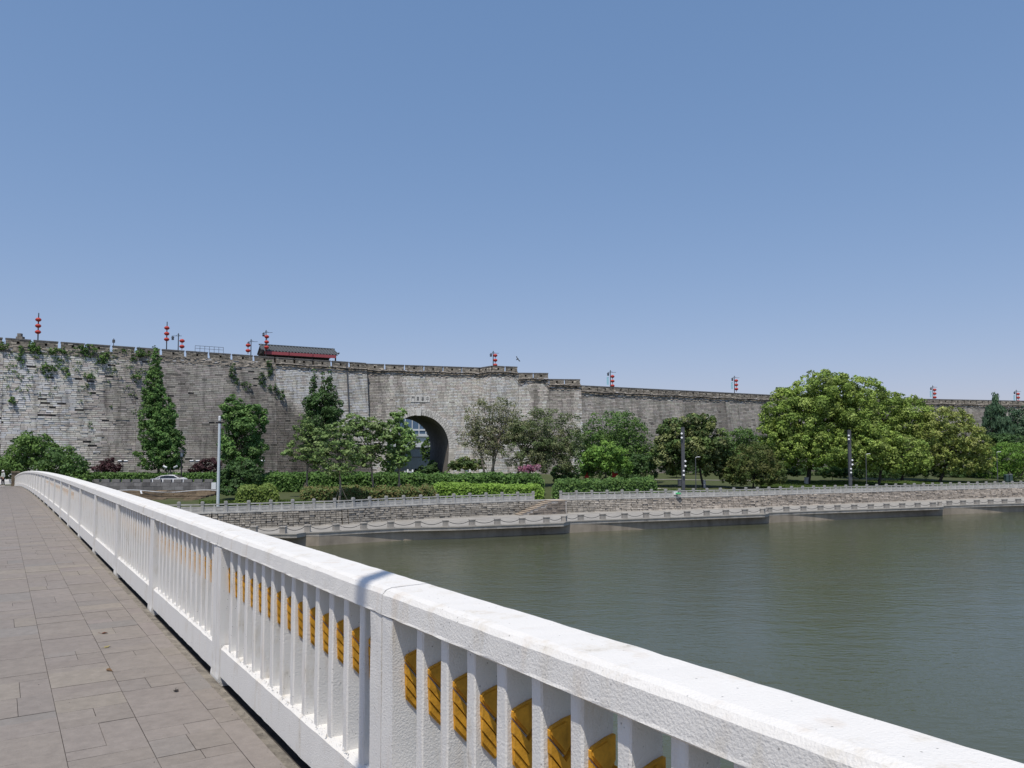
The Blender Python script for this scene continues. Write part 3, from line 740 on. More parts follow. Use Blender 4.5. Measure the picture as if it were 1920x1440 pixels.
for k, (p, dr) in enumerate(bp):
    if bol is None: o = b0.build('chain_bollard', M['conc']); bol = o
    else: o = bol.copy(); SC.collection.objects.link(o)
    tag(o, 'squat square stone bollard on the walkway edge, %s counted from the left' % words[k], 'bollard', 'stone bollards along the walkway edge')
    o.location = (p.x, p.y, Z_WALK); o.rotation_euler = (0, 0, math.atan2(dr.y, dr.x)); BOLP.append(p.copy())
for k in range(len(BOLP)-1):
    mb = MB(); a, b = BOLP[k], BOLP[k+1]; dd = (b-a).normalized()*.27; a_ = a+dd; b_ = b-dd; c = (a_+b_)/2
    mb.tube([Vector((a_.x+(b_.x-a_.x)*t-c.x, a_.y+(b_.y-a_.y)*t-c.y, .45-.26*(1-(2*t-1)**2))) for t in np.linspace(0, 1, 11)], .028, 5)
    o = mb.build('hanging_chain', M['dark_metal']); o.location = (c.x, c.y, Z_WALK)
    tag(o, 'dark chain sagging from the %s to the next stone bollard, counted from the left' % words[k], 'chain', 'chains hung between the bollards')

# ------------------------------------------------------------ the foot bridge
TH_ = .5843; sT, cT = math.sin(TH_), math.cos(TH_)
def deckz(s):
    Z = .834*s+.797; return EYE-1.70-7.1e-5*max(0, Z+4.8)**2-.00028*max(0, Z-15)**2
def BR(s, dd, h): return Vector((-sT*s+cT*dd, cT*s+sT*dd, deckz(s)+h))
PL = 3.095; SJ0 = 3.212; SEND = 101.5
mb = MB(); ss = list(np.arange(-12, 103.5, 1.5))
for a, b in zip(ss[:-1], ss[1:]):
    for (d0, d1, h, m) in ((-3.6, 1.42, -.035, 0), (1.42, 1.9, -.06, 0)):
        mb.face([BR(a, d0, h), BR(a, d1, h), BR(b, d1, h), BR(b, d0, h)][::1], m)
    mb.face([BR(a, 1.9, .02), BR(a, 1.9, -1.0), BR(b, 1.9, -1.0), BR(b, 1.9, .02)], 1)
    mb.face([BR(a, 1.9, -1.0), BR(a, -12, -1.0), BR(b, -12, -1.0), BR(b, 1.9, -1.0)], 1)
    mb.face([BR(a, -3.6, -.15), BR(a, -12, -.15), BR(b, -12, -.15), BR(b, -3.6, -.15)], 2)
    mb.face([BR(a, -3.6, -.15), BR(b, -3.6, -.15), BR(b, -3.6, 0), BR(a, -3.6, 0)], 1)
    mb.face([BR(a, -12, -.15), BR(a, -12, -1), BR(b, -12, -1), BR(b, -12, -.15)], 1)
    mb.face([BR(a, 1.34, -.006), BR(a, 1.418, -.012), BR(b, 1.418, -.012), BR(b, 1.34, -.006)], 1)
    mb.face([BR(a, 1.418, -.012), BR(a, 1.422, -.06), BR(b, 1.422, -.06), BR(b, 1.418, -.012)], 1)
    mb.face([BR(a, 1.62, -.06), BR(a, 1.62, .02), BR(b, 1.62, .02), BR(b, 1.62, -.06)], 1)
    mb.face([BR(a, 1.62, .02), BR(a, 1.9, .02), BR(b, 1.9, .02), BR(b, 1.62, .02)], 1)
tag(mb.build('bridge_deck', [M['joint'], M['edge'], M['asphalt']]), kind='structure')
# paving slabs
mb = MB(); CW = .427; Qs = []; Cs = []
pal = [(.235, .216, .196)]*9+[(.245, .225, .212)]*6+[(.225, .21, .20)]*4+[(.262, .242, .208), (.28, .258, .218), (.225, .204, .188), (.212, .212, .208), (.24, .214, .208), (.25, .23, .216), (.212, .204, .196)]
def slab(a, b, d0, d1, c):
    j = .0016; z = random.uniform(-.0015, .0015); t = random.uniform(-.0012, .0012)
    jj = .0011; top = [BR(a+jj, d0+j, z+t), BR(a+jj, d1-j, z-t), BR(b-jj, d1-j, z), BR(b-jj, d0+j, z)]
    bo = [BR(a, d0, -.03), BR(a, d1, -.03), BR(b, d1, -.03), BR(b, d0, -.03)]
    Qs.append(top); Cs.append(c)
    if a < 30:
        for k in range(4): Qs.append([bo[k], bo[(k+1) % 4], top[(k+1) % 4], top[k]]); Cs.append(tuple(x*.5 for x in c))
CW = .422
for ci in range(-9, 3):
    d0 = .361+CW*ci; d1 = min(d0+CW, 1.35)
    if d1-d0 < .1: continue
    s = -3.0+random.random()*.3
    while s < 101.5:
        l = random.choice([.15, .2, .2, .3, .3, .3, .45, .6]); b = s+l
        def col():
            c = random.choice(pal); v = random.uniform(.96, 1.04); c = tuple(.45*q+.55*m for q, m in zip(c, (.235, .216, .198))); return tuple(x*v for x in c)
        if l < .5 and random.random() < .3 and d1-d0 > .3: m_ = d0+(d1-d0)*random.choice([.5, .45, .55]); slab(s, b, d0, m_, col()); slab(s, b, m_, d1, col())
        else: slab(s, b, d0, d1, col())
        s = b
mb.quads(np.array([[tuple(p) for p in q] for q in Qs]), np.array(Cs))
tag(mb.build('pavement', M['slab']), kind='structure')
mb = MB()      # grit and scraps gathered along the railing foot and in the joints
for k in range(900):
    s_ = 1.5+random.random()**1.5*26; d_ = 1.40-abs(random.gauss(0, .05)) if random.random() < .75 else random.uniform(-.6, 1.35); r = random.uniform(.002, .006)
    c = BR(s_, d_, .003); v = random.choice([.06, .09, .14, .3]); V = [c+Vector((random.uniform(-r, r), random.uniform(-r, r), -.001)) for _ in range(3)]+[c+Vector((0, 0, r*.6))]
    mb.poly(V, [(0, 1, 3), (1, 2, 3), (2, 0, 3)], 0, (v, v*.93, v*.82))
tag(mb.build('grit', M['slab']), 'fine grit and scraps scattered on the paving and along the railing foot', 'grit', kind='stuff')
# fallen leaves
for k, (x, y, lab, cc) in enumerate(((196, 1181, 'small reddish dry leaf on the paving, farthest of the fallen leaves', (.16, .06, .03)), (201, 1206, 'pale yellow fallen leaf lying flat on the paving', (.42, .36, .16)), (205, 1249, 'curled brown leaf on a long joint of the paving', (.2, .12, .06)), (322, 1434, 'curled tan leaf at the bottom edge of the photo on the paving', (.34, .2, .08)), (330, 1286, 'thin dark leaf stalk close to the railing foot', (.06, .05, .04)))):
    Y = F*1.70/(y-850); p = W(x, y, Y); mb = MB(); r = .032
    mb.poly([(-r, 0, .002), (-r*.3, r*.55, .010), (r*.6, r*.5, .004), (r, 0, .012), (r*.6, -r*.5, .016), (-r*.3, -r*.55, .003), (0, 0, .001)], [(0, 6, 1), (1, 6, 2), (2, 6, 3), (3, 6, 4), (4, 6, 5), (5, 6, 0)], 0, cc)
    mb.tube([(-r, 0, .003), (-r*2, .006, .006)], .0015, 4, 0, cc)
    s_ = (p.y-.0)*1.0; o = mb.build('fallen_leaf', M['petal']); o.location = (p.x, p.y, EYE-1.70-7.1e-5*(p.y+4.8)**2+.003); o.rotation_euler = (0, 0, k*1.3); tag(o, lab, 'leaf', 'leaves on the paving')
# railing
_BR0 = BR
def BR(s, dd, h): return _BR0(s, dd, h*.961 if h > 0 else h)
rail = empty('bridge_railing', BR(3.18, 1.45, 0), label='thick white painted concrete bridge railing with ochre chevron ornaments on its balusters', cat='railing')
def rb(mbx, name, mats, parent=None, **k):
    o = mbx.build(name, mats, **k); o.parent = parent or rail
    o.matrix_parent_inverse = Matrix.Translation(-rail.location) if parent is None else Matrix.Identity(4); return o
def jit(p, a): return p+Vector((random.uniform(-a, a), random.uniform(-a, a), random.uniform(-a, a)))
def prism_along(mbx, s0, s1, prof, step, j=0.0, mi=0, capend=True):
    n = max(1, int(math.ceil((s1-s0)/step))); rings = []
    for k in range(n+1):
        s = s0+(s1-s0)*k/n; rings.append([jit(BR(s, d_, h_), j) for d_, h_ in prof])
    m = len(prof); V = [p for r in rings for p in r]; Fc = []
    for k in range(n):
        for q in range(m): a = k*m+q; b = k*m+(q+1) % m; Fc.append((a, a+m, b+m, b))
    if capend: Fc.append(tuple(range(m))); Fc.append(tuple(range(n*m+m-1, n*m-1, -1)))
    mbx.poly(V, Fc, mi)
D0 = 1.43
HR = [(D0, 1.045), (D0-.002, 1.035), (D0+.012, 1.026), (D0+.24, 1.026), (D0+.262, 1.034), (D0+.265, 1.12), (D0+.25, 1.143), (D0+.225, 1.152), (D0+.05, 1.15), (D0+.022, 1.141), (D0+.006, 1.122)]
def side_prism(mbx, s, prof_dh, o0, o1, mi=0):
    """flat ornament on the camera-facing face at s: profile in (depth, height), from offset o0 to o1 towards the camera"""
    a = [BR(s-o0, d_, h_+.0)+Vector((0, 0, deckz(s)-deckz(s-o0))) for d_, h_ in prof_dh]; b = [BR(s-o1, d_, h_)+Vector((0, 0, deckz(s)-deckz(s-o1))) for d_, h_ in prof_dh]
    m = len(prof_dh); V = a+b; Fc = [tuple(range(m, 2*m))]+[(k, (k+1) % m, m+(k+1) % m, m+k) for k in range(m)]
    mbx.poly(V, Fc, mi)
def ornament(mbx, s, f0, f1):
    mid = f0+(f1-f0)*.62; w = f1-f0; e = .004
    a, b = f0+e, f1-e
    # arched head, then stepped chevrons pointing down, each lower one standing back a little
    side_prism(mbx, s, [(a, .858), (a+.010, .868), (mid, .884), (b, .890), (b, .812), (mid, .765), (a, .838)], 0, .014)
    side_prism(mbx, s, [(a+.004, .855), (a+.014, .863), (mid, .876), (mid, .778), (a+.004, .845)], .014, .021)
    for k, (t, w_, o_) in enumerate(((.824, .040, .022), (.772, .040, .019), (.722, .034, .014))):
        v = t-.078+.006*k; side_prism(mbx, s, [(a+.003*k, t), (mid, v), (b, t-.030), (b, t-.030-w_), (mid, v-w_), (a+.003*k, t-w_)], 0, o_)
    side_prism(mbx, s, [(a, .83), (mid, .75), (b, .80), (b, .64), (mid, .612), (a+.006, .672)], 0, .008)
nb = 0; far = MB(); faro = MB()
first = -2; last = 32
for n_ in range(first, last+1):
    j0 = SJ0+PL*n_; j1 = j0+PL
    if j1 > SEND+2: break
    near = n_ < 6; jt = .0016 if n_ < 3 else 0
    mb = MB(); prism_along(mb, j0+.003, j1-.003, HR, .07 if n_ < 3 else .5, jt); rb(mb, 'handrail', M['paint'], smooth=False)
    mb = MB(); bf = D0+.008
    prism_along(mb, j0+.125, j1-.125, [(bf, .026), (bf+.15, .026), (bf+.15, .26), (bf+.03, .26), (bf+.004, .235)], .08 if n_ < 3 else .6, jt*1.2); rb(mb, 'bottom_beam', M['paint'])
    mb = MB(); pf = [(D0+.004, -.03), (D0+.165, -.03), (D0+.165, 1.03), (D0+.014, 1.03)]
    for a, b in ((j0+.006, j0+.125), (j1-.115, j1-.006)):
        mb = MB(); rws = []
        hs = [-.055, .0, .04, .1, .3, .5, .7, .9, 1.03] if near else [-.055, 1.03]
        V = []; Fc = []
        for h in hs:
            fl = .012*max(0, (.07-max(h, -.01))/.1); V += [jit(BR(a-fl*.5, D0+.003-fl, h), jt), jit(BR(b+fl*.5, D0+.003-fl, h), jt), jit(BR(b+fl*.5, D0+.165, h), jt), jit(BR(a-fl*.5, D0+.165, h), jt)]
        for r in range(len(hs)-1):
            for q in range(4): i_ = r*4+q; k_ = r*4+(q+1) % 4; Fc.append((i_, k_, k_+4, i_+4))
        mb.poly(V, Fc); po = rb(mb, 'post', M['paint'])
        if a > j0+1 and n_ < 5:
            om = MB(); ornament(om, a, D0+.055, D0+.155); oo = rb(om, 'chevron_ornament', M['gold'], parent=po)
    for k in range(13):
        c = j0+.29+.2075*k+random.uniform(-.003, .003); a, b = c-.03, c+.03; f0, f1 = D0+.03, D0+.152
        if n_ < first: continue
        ch = .006
        prof = [(a, f0+ch), (a+ch, f0), (b-ch, f0), (b, f0+ch), (b, f1), (a, f1)]
        tgt = MB() if nb < 100 else far; hs = [.23, .30, .45, .6, .75, .9, 1.035] if near else [.23, 1.035]; V = []; Fc = []
        for h in hs: V += [jit(BR(s_, d_, h), jt) for s_, d_ in prof]
        m = len(prof)
        for r in range(len(hs)-1):
            for q in range(m): i_ = r*m+q; k_ = r*m+(q+1) % m; Fc.append((i_, k_, k_+m, i_+m))
        tgt.poly(V, Fc)
        if nb < 100:
            bo_ = rb(tgt, 'baluster', M['paint'])
            om = MB(); ornament(om, a, f0+.018, f1); rb(om, 'chevron_ornament', M['gold'], parent=bo_)
        elif n_ < 10: ornament(faro, a, f0, f1)
        nb += 1
o = rb(far, 'baluster', M['paint']); o['kind'] = 'stuff'
o = rb(faro, 'chevron_ornament', M['gold']); o['kind'] = 'stuff'
# ledge crust of thick paint on the bottom beam
mb = MB()
for n_ in range(-1, 6):
    for k in range(240):
        s = SJ0+PL*n_+.13+random.random()*(PL-.26); d_ = D0+.015+random.random()*.05; r = random.uniform(.004, .013)
        c = BR(s, d_, .258); V = [c+Vector((random.uniform(-r, r), random.uniform(-r, r), -r*.2)) for _ in range(3)]+[c+Vector((0, 0, r*random.uniform(.4, .9)))]
        mb.poly(V, [(0, 1, 3), (1, 2, 3), (2, 0, 3)])
rb(mb, 'paint_crust', M['paint'])
BR = _BR0
# brick pier where the railing ends
mb = MB(); e = BR(SEND, 1.5, 0); mb.box((-.35, -.35, -.6), (.35, .35, 1.55)); mb.box((-.42, -.42, 1.55), (.42, .42, 1.7))
o = mb.build('end_pillar', M['terr']); o.location = e; o.rotation_euler = (0, 0, TH_); tag(o, 'brown square pillar closing the far end of the white railing', 'pillar')
# tall street lamp beside the camera (only its shadow crosses the railing)
q = Vector((-.66, 3.84, 0))+Vector((SX, SY, 0))*3.1; mb = MB(); mb.tube([(0, 0, 0), (0, 0, 13)], [.06, .045], 12); lp_ = empty('bridge_lamp', (q.x, q.y, EYE-1.70), label='tall slim lamp post on the bridge deck beside the viewer, seen only by its shadow', cat='lamp post')
mb.build('pole', M['grey_metal'], lp_); mb = MB(); mb.lathe([(.12, 0), (.12, .3), (.07, .34)], (0, 0, 0), 12); mb.build('base_collar', M['grey_metal'], lp_)
mb = MB(); mb.lathe([(.05, 13.0), (.22, 13.1), (.24, 13.35), (.08, 13.5)], n=10); mb.build('lamp_head', M['grey_metal'], lp_)

# road level at the bridge's end and the low crenellated wall
mb = MB(); ze = deckz(SEND)
for a, b, z_ in ((-2200, 430, 3.69),):
    xs_ = np.arange(a, b+1, 60.0)
    A = [Vector((XY(x, 96.2), 96.2, 0)) for x in xs_]; B = [Vector((XY(x, 107.5), 107.5, 0)) for x in xs_]
    for k in range(len(A)-1): mb.face([(A[k].x, A[k].y, z_), (A[k+1].x, A[k+1].y, z_), (B[k+1].x, B[k+1].y, z_), (B[k].x, B[k].y, z_)])
tag(mb.build('road', M['asphalt']), kind='structure')
mb = MB(); a = BR(SEND-.5, 3, 0); b = BR(SEND-.5, -14, 0); c1 = BR(SEND+24, 3, 0); c2 = BR(SEND+24, -14, 0)
mb.hexa([(a.x, a.y, 2), (b.x, b.y, 2), (c2.x, c2.y, 2), (c1.x, c1.y, 2), (a.x, a.y, ze-.01), (b.x, b.y, ze-.01), (c2.x, c2.y, 3.72), (c1.x, c1.y, 3.72)])
tag(mb.build('bridge_approach_path', M['walk']), kind='structure')
lw = empty('low_wall', (XY(300, 95), 95, 3.3), label='low grey block wall with small square battlements at the road edge', cat='wall')
A0, B0 = Vector((XY(60, 95), 95, 0)), Vector((XY(455, 95), 95, 0)); L = B0.x-A0.x
def Pl(t, z, o_): t = np.asarray(t, float); z = np.asarray(z, float); return np.stack([A0.x+L*t, 95-o_+0*t, z+0*t], -1)
zt = W(300, 904.3, 95).z; zb = W(300, 922, 95).z-.3
mb = MB(); bricks(mb, Pl, L, zb, zt, .42, 1.15, lambda s, z: .03+0*s, lambda s, z, N: .9+.5*(RNG.random((N, 1))-.5)+np.zeros((N, 3)), gap=.02)
mb.box((A0.x, 95.05, zb), (B0.x, 95.4, zt)); o = mb.build('block_courses', [M['grey_block']]); o.parent = lw; o.matrix_parent_inverse = Matrix.Translation(-lw.location)
x = 64.0; pr = None
while x < 450:
    if pr is None: mb = MB(); mb.box((-.48, -.02, 0), (.48, .36, .36)); pr = mb.build('merlon', [M['grey_block']]); o = pr
    else: o = pr.copy(); SC.collection.objects.link(o)
    o.parent = lw; o.location = (XY(x, 95)-lw.location.x, 0, zt+.003-lw.location.z); x += 19.3
# terraced brown slope below it, with a handrail of rope
tb = MB()
for k in range(9):
    t = k/8; Y = 80.5+13.2*t; z0 = gz(300, Y); x0 = 170+random.randint(-10, 10); x1 = 415-int(70*(1-t))
    s = x0
    while s < x1:
        e = s+random.uniform(14, 40); v = random.uniform(.6, 1.5)
        zz_ = 2.65+.11*k+random.random()*.10; tb.box((XY(s, Y), Y-.1, zz_-.5), (XY(min(e, x1), Y)-.05, Y+.9, zz_), 0, (v, v*.95, v*.9)); s = e
tag(tb.build('terraced_bank', M['terr']), 'brown terraced bank of rough planks between the low wall and balustrade', 'terrace', kind=None)
mb = MB(); pts = [W(x, 921+2.2*math.sin(x*.045), 92) for x in range(190, 410, 6)]; mb.tube(pts, .045, 5)
tag(mb.build('white_hose', M['bwhite']), 'pale hose lying in waves along the foot of the low grey wall', 'hose')
mb = MB(); pts = [W(x, 925+10*math.sin((x-270)/140*math.pi), 88) for x in range(270, 412, 6)]; mb.tube(pts, .045, 5)
tag(mb.build('black_cable', M['cable']), 'dark cable sagging across the brown terraced bank', 'cable')
mb = MB(); mb.tube([W(264, 921, 92), W(268.5, 934, 90)], .10, 6); tag(mb.build('plastic_pipe', M['bwhite']), 'short white pipe standing on the terraced bank', 'pipe')

# ------------------------------------------------------------ vegetation
def leafcloud(mb, blobs, n, size, cols, sub=.34, fill=.12, droop=0.0, aspect=1.5, up=.35, var=.22, flat=.75, seed=None, shell=.86, bias=.65):
    """blobs: (centre, (rx, ry, rz)). Leaves sit on many small clumps spread over each blob."""
    rad = np.array([b[1] for b in blobs], float); cen = np.array([tuple(b[0]) for b in blobs], float)
    area = (rad[:, 0]*rad[:, 1])**.5*rad[:, 2]; area = area/area.sum()
    cols = np.array(cols, float)
    for bi in range(len(blobs)):
        nb_ = max(20, int(n*area[bi])); r = rad[bi]; rs = sub*min(r[0], r[2]); rs = max(rs, size*1.4)
        ns_ = int(np.clip(4.2*(r[0]*r[2]+r[0]*r[1]+r[1]*r[2])/3/(rs*rs), 6, 520))
        d = RNG.normal(size=(ns_, 3)); d /= np.linalg.norm(d, axis=1, keepdims=True); d[:, 2] = np.where(d[:, 2] < -bias, -d[:, 2]*RNG.random(ns_), d[:, 2])
        rr = shell+.18*(RNG.random((ns_, 1))-.5); k = RNG.random(ns_) < fill; rr[k] = .2+.5*RNG.random((k.sum(), 1))
        sc = cen[bi]+d*rr*r; srad = rs*(.55+.8*RNG.random(ns_)); sv = 1+var*(RNG.random(ns_)-.5)*2; sci = RNG.integers(0, len(cols), ns_)
        w = srad**2; w /= w.sum(); idx = RNG.choice(ns_, nb_, p=w)
        e = RNG.normal(size=(nb_, 3)); e /= np.linalg.norm(e, axis=1, keepdims=True); e += d[idx]*.55; e[:, 2] += .15; e /= np.linalg.norm(e, axis=1, keepdims=True)
        P = sc[idx]+e*(srad[idx]*(.45+.6*RNG.random(nb_)**.6))[:, None]*np.array([1, 1, flat])
        P[:, 2] -= droop*RNG.random(nb_)
        nrm_ = e*.9+RNG.normal(size=(nb_, 3))*.55; nrm_[:, 2] += up; nrm_ /= np.linalg.norm(nrm_, axis=1, keepdims=True)
        t = np.cross(nrm_, RNG.normal(size=(nb_, 3))); t /= np.linalg.norm(t, axis=1, keepdims=True); b = np.cross(nrm_, t)
        if droop: t = t*.4; t[:, 2] -= 1.0; t /= np.linalg.norm(t, axis=1, keepdims=True); b = np.cross(nrm_, t); b /= np.linalg.norm(b, axis=1, keepdims=True)
        s = size*(.6+.8*RNG.random(nb_))[:, None]; t = t*s*.5*aspect**.5; b = b*s*.5/aspect**.5
        Qd = np.stack([P-t, P-b*.9+t*.1, P+t, P+b*.9+t*.1], 1)
        C = cols[sci[idx]]*(sv[idx]*(1+.25*(RNG.random(nb_)-.5)))[:, None]; mb.quads(Qd, np.clip(C, 0, 1))
def limb(mb, a, b, r0, r1, wob=.3, n=5, seg=6, m=0):
    a, b = Vector(a), Vector(b); L = (b-a).length; pts = []
    for k in range(n+1):
        t = k/n; p = a.lerp(b, t); f = math.sin(math.pi*t)*wob*L*.12
        pts.append(p+Vector((random.uniform(-f, f), random.uniform(-f, f), 0)))
    mb.tube(pts, [r0+(r1-r0)*k/n for k in range(n+1)], seg, m)
G = dict(camphor=[(.150, .205, .044), (.125, .183, .038), (.172, .222, .060), (.105, .157, .034)], camphor2=[(.17, .20, .055), (.14, .175, .045), (.19, .21, .07), (.115, .15, .04)],
         dark=[(.035, .075, .022), (.045, .09, .028), (.03, .06, .02)], mid=[(.055, .105, .025), (.07, .125, .03), (.045, .09, .025)], bright=[(.085, .16, .028), (.105, .18, .035), (.07, .14, .025)],
         ginkgo=[(.105, .155, .055), (.13, .175, .07), (.085, .135, .045)], ginkgol=[(.12, .19, .06), (.15, .22, .085), (.10, .17, .05)], olive=[(.115, .125, .07), (.14, .145, .085), (.09, .105, .05)], olive2=[(.085, .11, .05), (.07, .10, .04), (.11, .12, .065)],
         magn=[(.05, .085, .025), (.065, .10, .03), (.12, .14, .05), (.035, .06, .018), (.13, .145, .065)], brown=[(.075, .082, .026), (.06, .08, .022), (.05, .078, .02)], cone=[(.065, .13, .035), (.05, .105, .028), (.085, .15, .045)],
         purple=[(.035, .012, .018), (.025, .010, .014), (.05, .02, .028)], hedge=[(.05, .105, .022), (.065, .125, .028), (.035, .075, .018)], lime=[(.12, .20, .03), (.10, .175, .028), (.14, .225, .04)], yellow=[(.085, .125, .026), (.07, .11, .024), (.105, .14, .032)],
         rust=[(.10, .095, .035), (.075, .10, .03), (.12, .095, .042), (.06, .09, .028), (.06, .095, .028)], cedar=[(.045, .085, .05), (.06, .105, .065), (.035, .07, .04)], pink=[(.5, .15, .26), (.6, .25, .36), (.4, .1, .2)], gshade=[(.05, .085, .04), (.065, .10, .05)])
G = {k: [(c[0]*1.66+.010, c[1]*1.68+.010, c[2]*1.5+.008) for c in v] for k, v in G.items() if k not in ('pink',)} | {'pink': [(.45, .2, .3), (.5, .28, .36), (.35, .14, .2)]}
def blob(x, y, rx, ry, Y, dy=0.0, rd=None):
    k = 1.11*(Y+dy)/F; return (W(x, y, Y+dy), (rx*k, (rd*k if rd else rx*k*.85), ry*k))
def tree(name, label, cat, tx, ty, Y, blobs, n, size, pal_, bark='bark', r=.22, group=None, top=None, nl=7, lime=False, stems=None, kw=None, limbs=True):
    base = GP(tx, Y) if ty is None else W(tx, ty, Y); root = empty(name, base, label=label, cat=cat, group=group)
    inv = Matrix.Translation(-root.location)
    bl = [blob(*b) if not isinstance(b[0], Vector) else b for b in blobs]
    mb = MB(); leafcloud(mb, bl, n, size, G[pal_], **(kw or {})); o = mb.build('crown', M['leaf']); o.parent = root; o.matrix_parent_inverse = inv
    mb = MB(); zt_ = max(b[0].z+b[1][2]*.3 for b in bl); cx = sum(b[0].x for b in bl)/len(bl); cy = sum(b[0].y for b in bl)/len(bl)
    if stems is None: stems = [((base.x, base.y), (cx, cy))]
    for (bx, by), (ex, ey) in stems:
        zs = base.z-.3; zfork = base.z+(min(b[0].z-b[1][2]*.5 for b in bl)-base.z)*.8+.4
        fk = Vector((bx+(ex-bx)*.35, by+(ey-by)*.35, max(zfork, base.z+1)))
        limb(mb, (bx, by, zs), fk, r, r*.75, .15, 4, 8); limb(mb, fk, (ex, ey, zt_), r*.72, r*.15, .4, 6, 6)
        if limbs:
            for k in range(nl):
                b = random.choice(bl); d_ = Vector((random.gauss(0, 1), random.gauss(0, 1), random.uniform(-.3, 1))).normalized()
                tip = b[0]+Vector((d_.x*b[1][0], d_.y*b[1][1], d_.z*b[1][2]))*.85; t = random.uniform(0, .45); st_ = fk.lerp(Vector((ex, ey, zt_)), t)
                limb(mb, st_, tip, r*.38, r*.06, .5, 5, 5)
    o = mb.build('trunk', M[bark]); o.parent = root; o.matrix_parent_inverse = inv
    if lime:
        mb = MB(); mb.tube([(0, 0, -.1), (0, 0, 1.1)], [r*1.06, r*1.02], 8); mb.build('limewashed_base', M['lime'], root)
    return root
def cone_blobs(x, y0, y1, w, Y, n=7, p=.8, dy=0):
    out = []
    for k in range(n):
        t = k/(n-1); y = y0+(y1-y0)*(.06+.9*t); ww = w*(.10+.90*t**p)*(1 if t < .82 else 1-.25*(t-.82)/.18); out.append((x+random.uniform(-.08, .08)*w, y, ww*.5, (y1-y0)/n*.85, Y, dy))
    return out
# left side
tree('dense_tree', 'dense dark green round tree behind the far end of the bridge railing', 'tree', 70, None, 96, [(62, 868, 58, 42, 96), (20, 880, 35, 38, 96), (110, 880, 40, 34, 95), (62, 835, 38, 22, 96), (140, 900, 28, 18, 94)], 15000, .26, 'mid', nl=9, kw=dict(fill=.25))
tree('conical_tree', 'tall narrow conical tree rising to the battlements against the blackened wall', 'tree', 300, None, 113, cone_blobs(291, 652, 760, 46, 113, 8, 1.0)+[(295, 762, 26, 24, 113), (293, 785, 29, 24, 113), (305, 790, 27, 24, 113), (298, 815, 36, 24, 113), (306, 828, 36, 22, 113), (302, 850, 41, 22, 113), (303, 870, 36, 14, 113)], 34000, .24, 'cone', nl=14, kw=dict(sub=.26, fill=.2, bias=.8, var=.3), r=.25)
tree('broad_tree', 'two-headed green tree just right of the white pole', 'tree', 455, None, 96, [(452, 800, 36, 30, 96), (438, 768, 20, 24, 96), (478, 782, 20, 22, 96), (455, 840, 36, 28, 96), (455, 866, 32, 20, 96)], 16000, .25, 'cone', nl=12, kw=dict(sub=.3, fill=.22, bias=.6))
tree('young_conifer', 'small feathery dark tree at the foot of the two-headed tree beside the white pole', 'tree', 446, None, 86, [(452, 893, 36, 26, 86), (440, 920, 25, 20, 85), (420, 905, 14, 22, 85)], 7000, .22, 'dark', r=.1, kw=dict(fill=.2, bias=.5))
tree('poplar_tree', 'dark green upright tree with three pointed tops against the pale wall', 'tree', 607, None, 122, cone_blobs(589, 700, 790, 26, 122, 6)+cone_blobs(605, 706, 780, 22, 122, 5)+cone_blobs(620, 697, 790, 28, 122, 6)+[(606, 770, 30, 30, 122), (606, 800, 32, 28, 122), (607, 822, 26, 20, 122)], 17000, .25, 'dark', nl=10, kw=dict(sub=.30, fill=.25, bias=.8))
sp = dict(sub=.30, fill=.5, shell=.75, bias=.9, flat=.35, aspect=1.7)
tree('young_ginkgo', 'sparse yellowish young tree with pale trunk, leftmost of the row along the balustrade', 'tree', 574, None, 88, [(572, 805, 20, 30, 88), (566, 845, 30, 28, 88), (588, 830, 24, 30, 88), (600, 866, 24, 18, 88)], 3300, .27, 'ginkgo', 'barkpale', .13, 'young trees along the balustrade', nl=16, kw=sp)
tree('young_ginkgo', 'sparse layered young tree with bare pale trunk before the dark three-topped tree', 'tree', 639, None, 81, [(632, 820, 26, 34, 81), (612, 850, 26, 22, 81), (655, 850, 26, 24, 81), (640, 880, 34, 16, 81)], 3300, .26, 'ginkgo', 'barkpale', .13, 'young trees along the balustrade', nl=18, kw=sp)
tree('young_ginkgo', 'leafy young tree with propped trunk between the bare-trunked tree and the arch', 'tree', 702, None, 88, [(665, 800, 22, 28, 88), (695, 815, 28, 34, 88), (720, 810, 22, 28, 88), (700, 855, 36, 26, 88), (668, 850, 24, 26, 88)], 5600, .27, 'ginkgo', 'barkpale', .13, 'young trees along the balustrade', nl=18, kw=dict(sub=.3, fill=.4, shell=.78, bias=.9, flat=.45))
tree('young_ginkgo', 'bright young tree standing in front of the left side of the gate arch', 'tree', 749, None, 89, [(748, 782, 12, 24, 89), (745, 812, 22, 24, 89), (762, 825, 22, 22, 89), (748, 850, 24, 26, 89), (735, 875, 18, 14, 89)], 4300, .27, 'ginkgol', 'barkpale', .13, 'young trees along the balustrade', nl=16, kw=dict(sub=.3, fill=.4, shell=.78, bias=.9, flat=.5))
for (x, Y, lab) in ((574, 88, 'leftmost'), (639, 81, 'second'), (702, 88, 'third'), (749, 89, 'rightmost')):
    b_ = GP(x, Y); mb = MB()
    for a_ in (.5, 2.6, 4.7): mb.tube([(b_.x+1.0*math.cos(a_), b_.y+1.0*math.sin(a_), b_.z-.1), (b_.x+.12*math.cos(a_), b_.y+.12*math.sin(a_), b_.z+1.7)], .04, 5)
    tag(mb.build('tree_stakes', M['barkpale']), 'leaning wooden stakes propping the %s of the four young trees' % lab, 'stakes', 'stakes at the young trees')
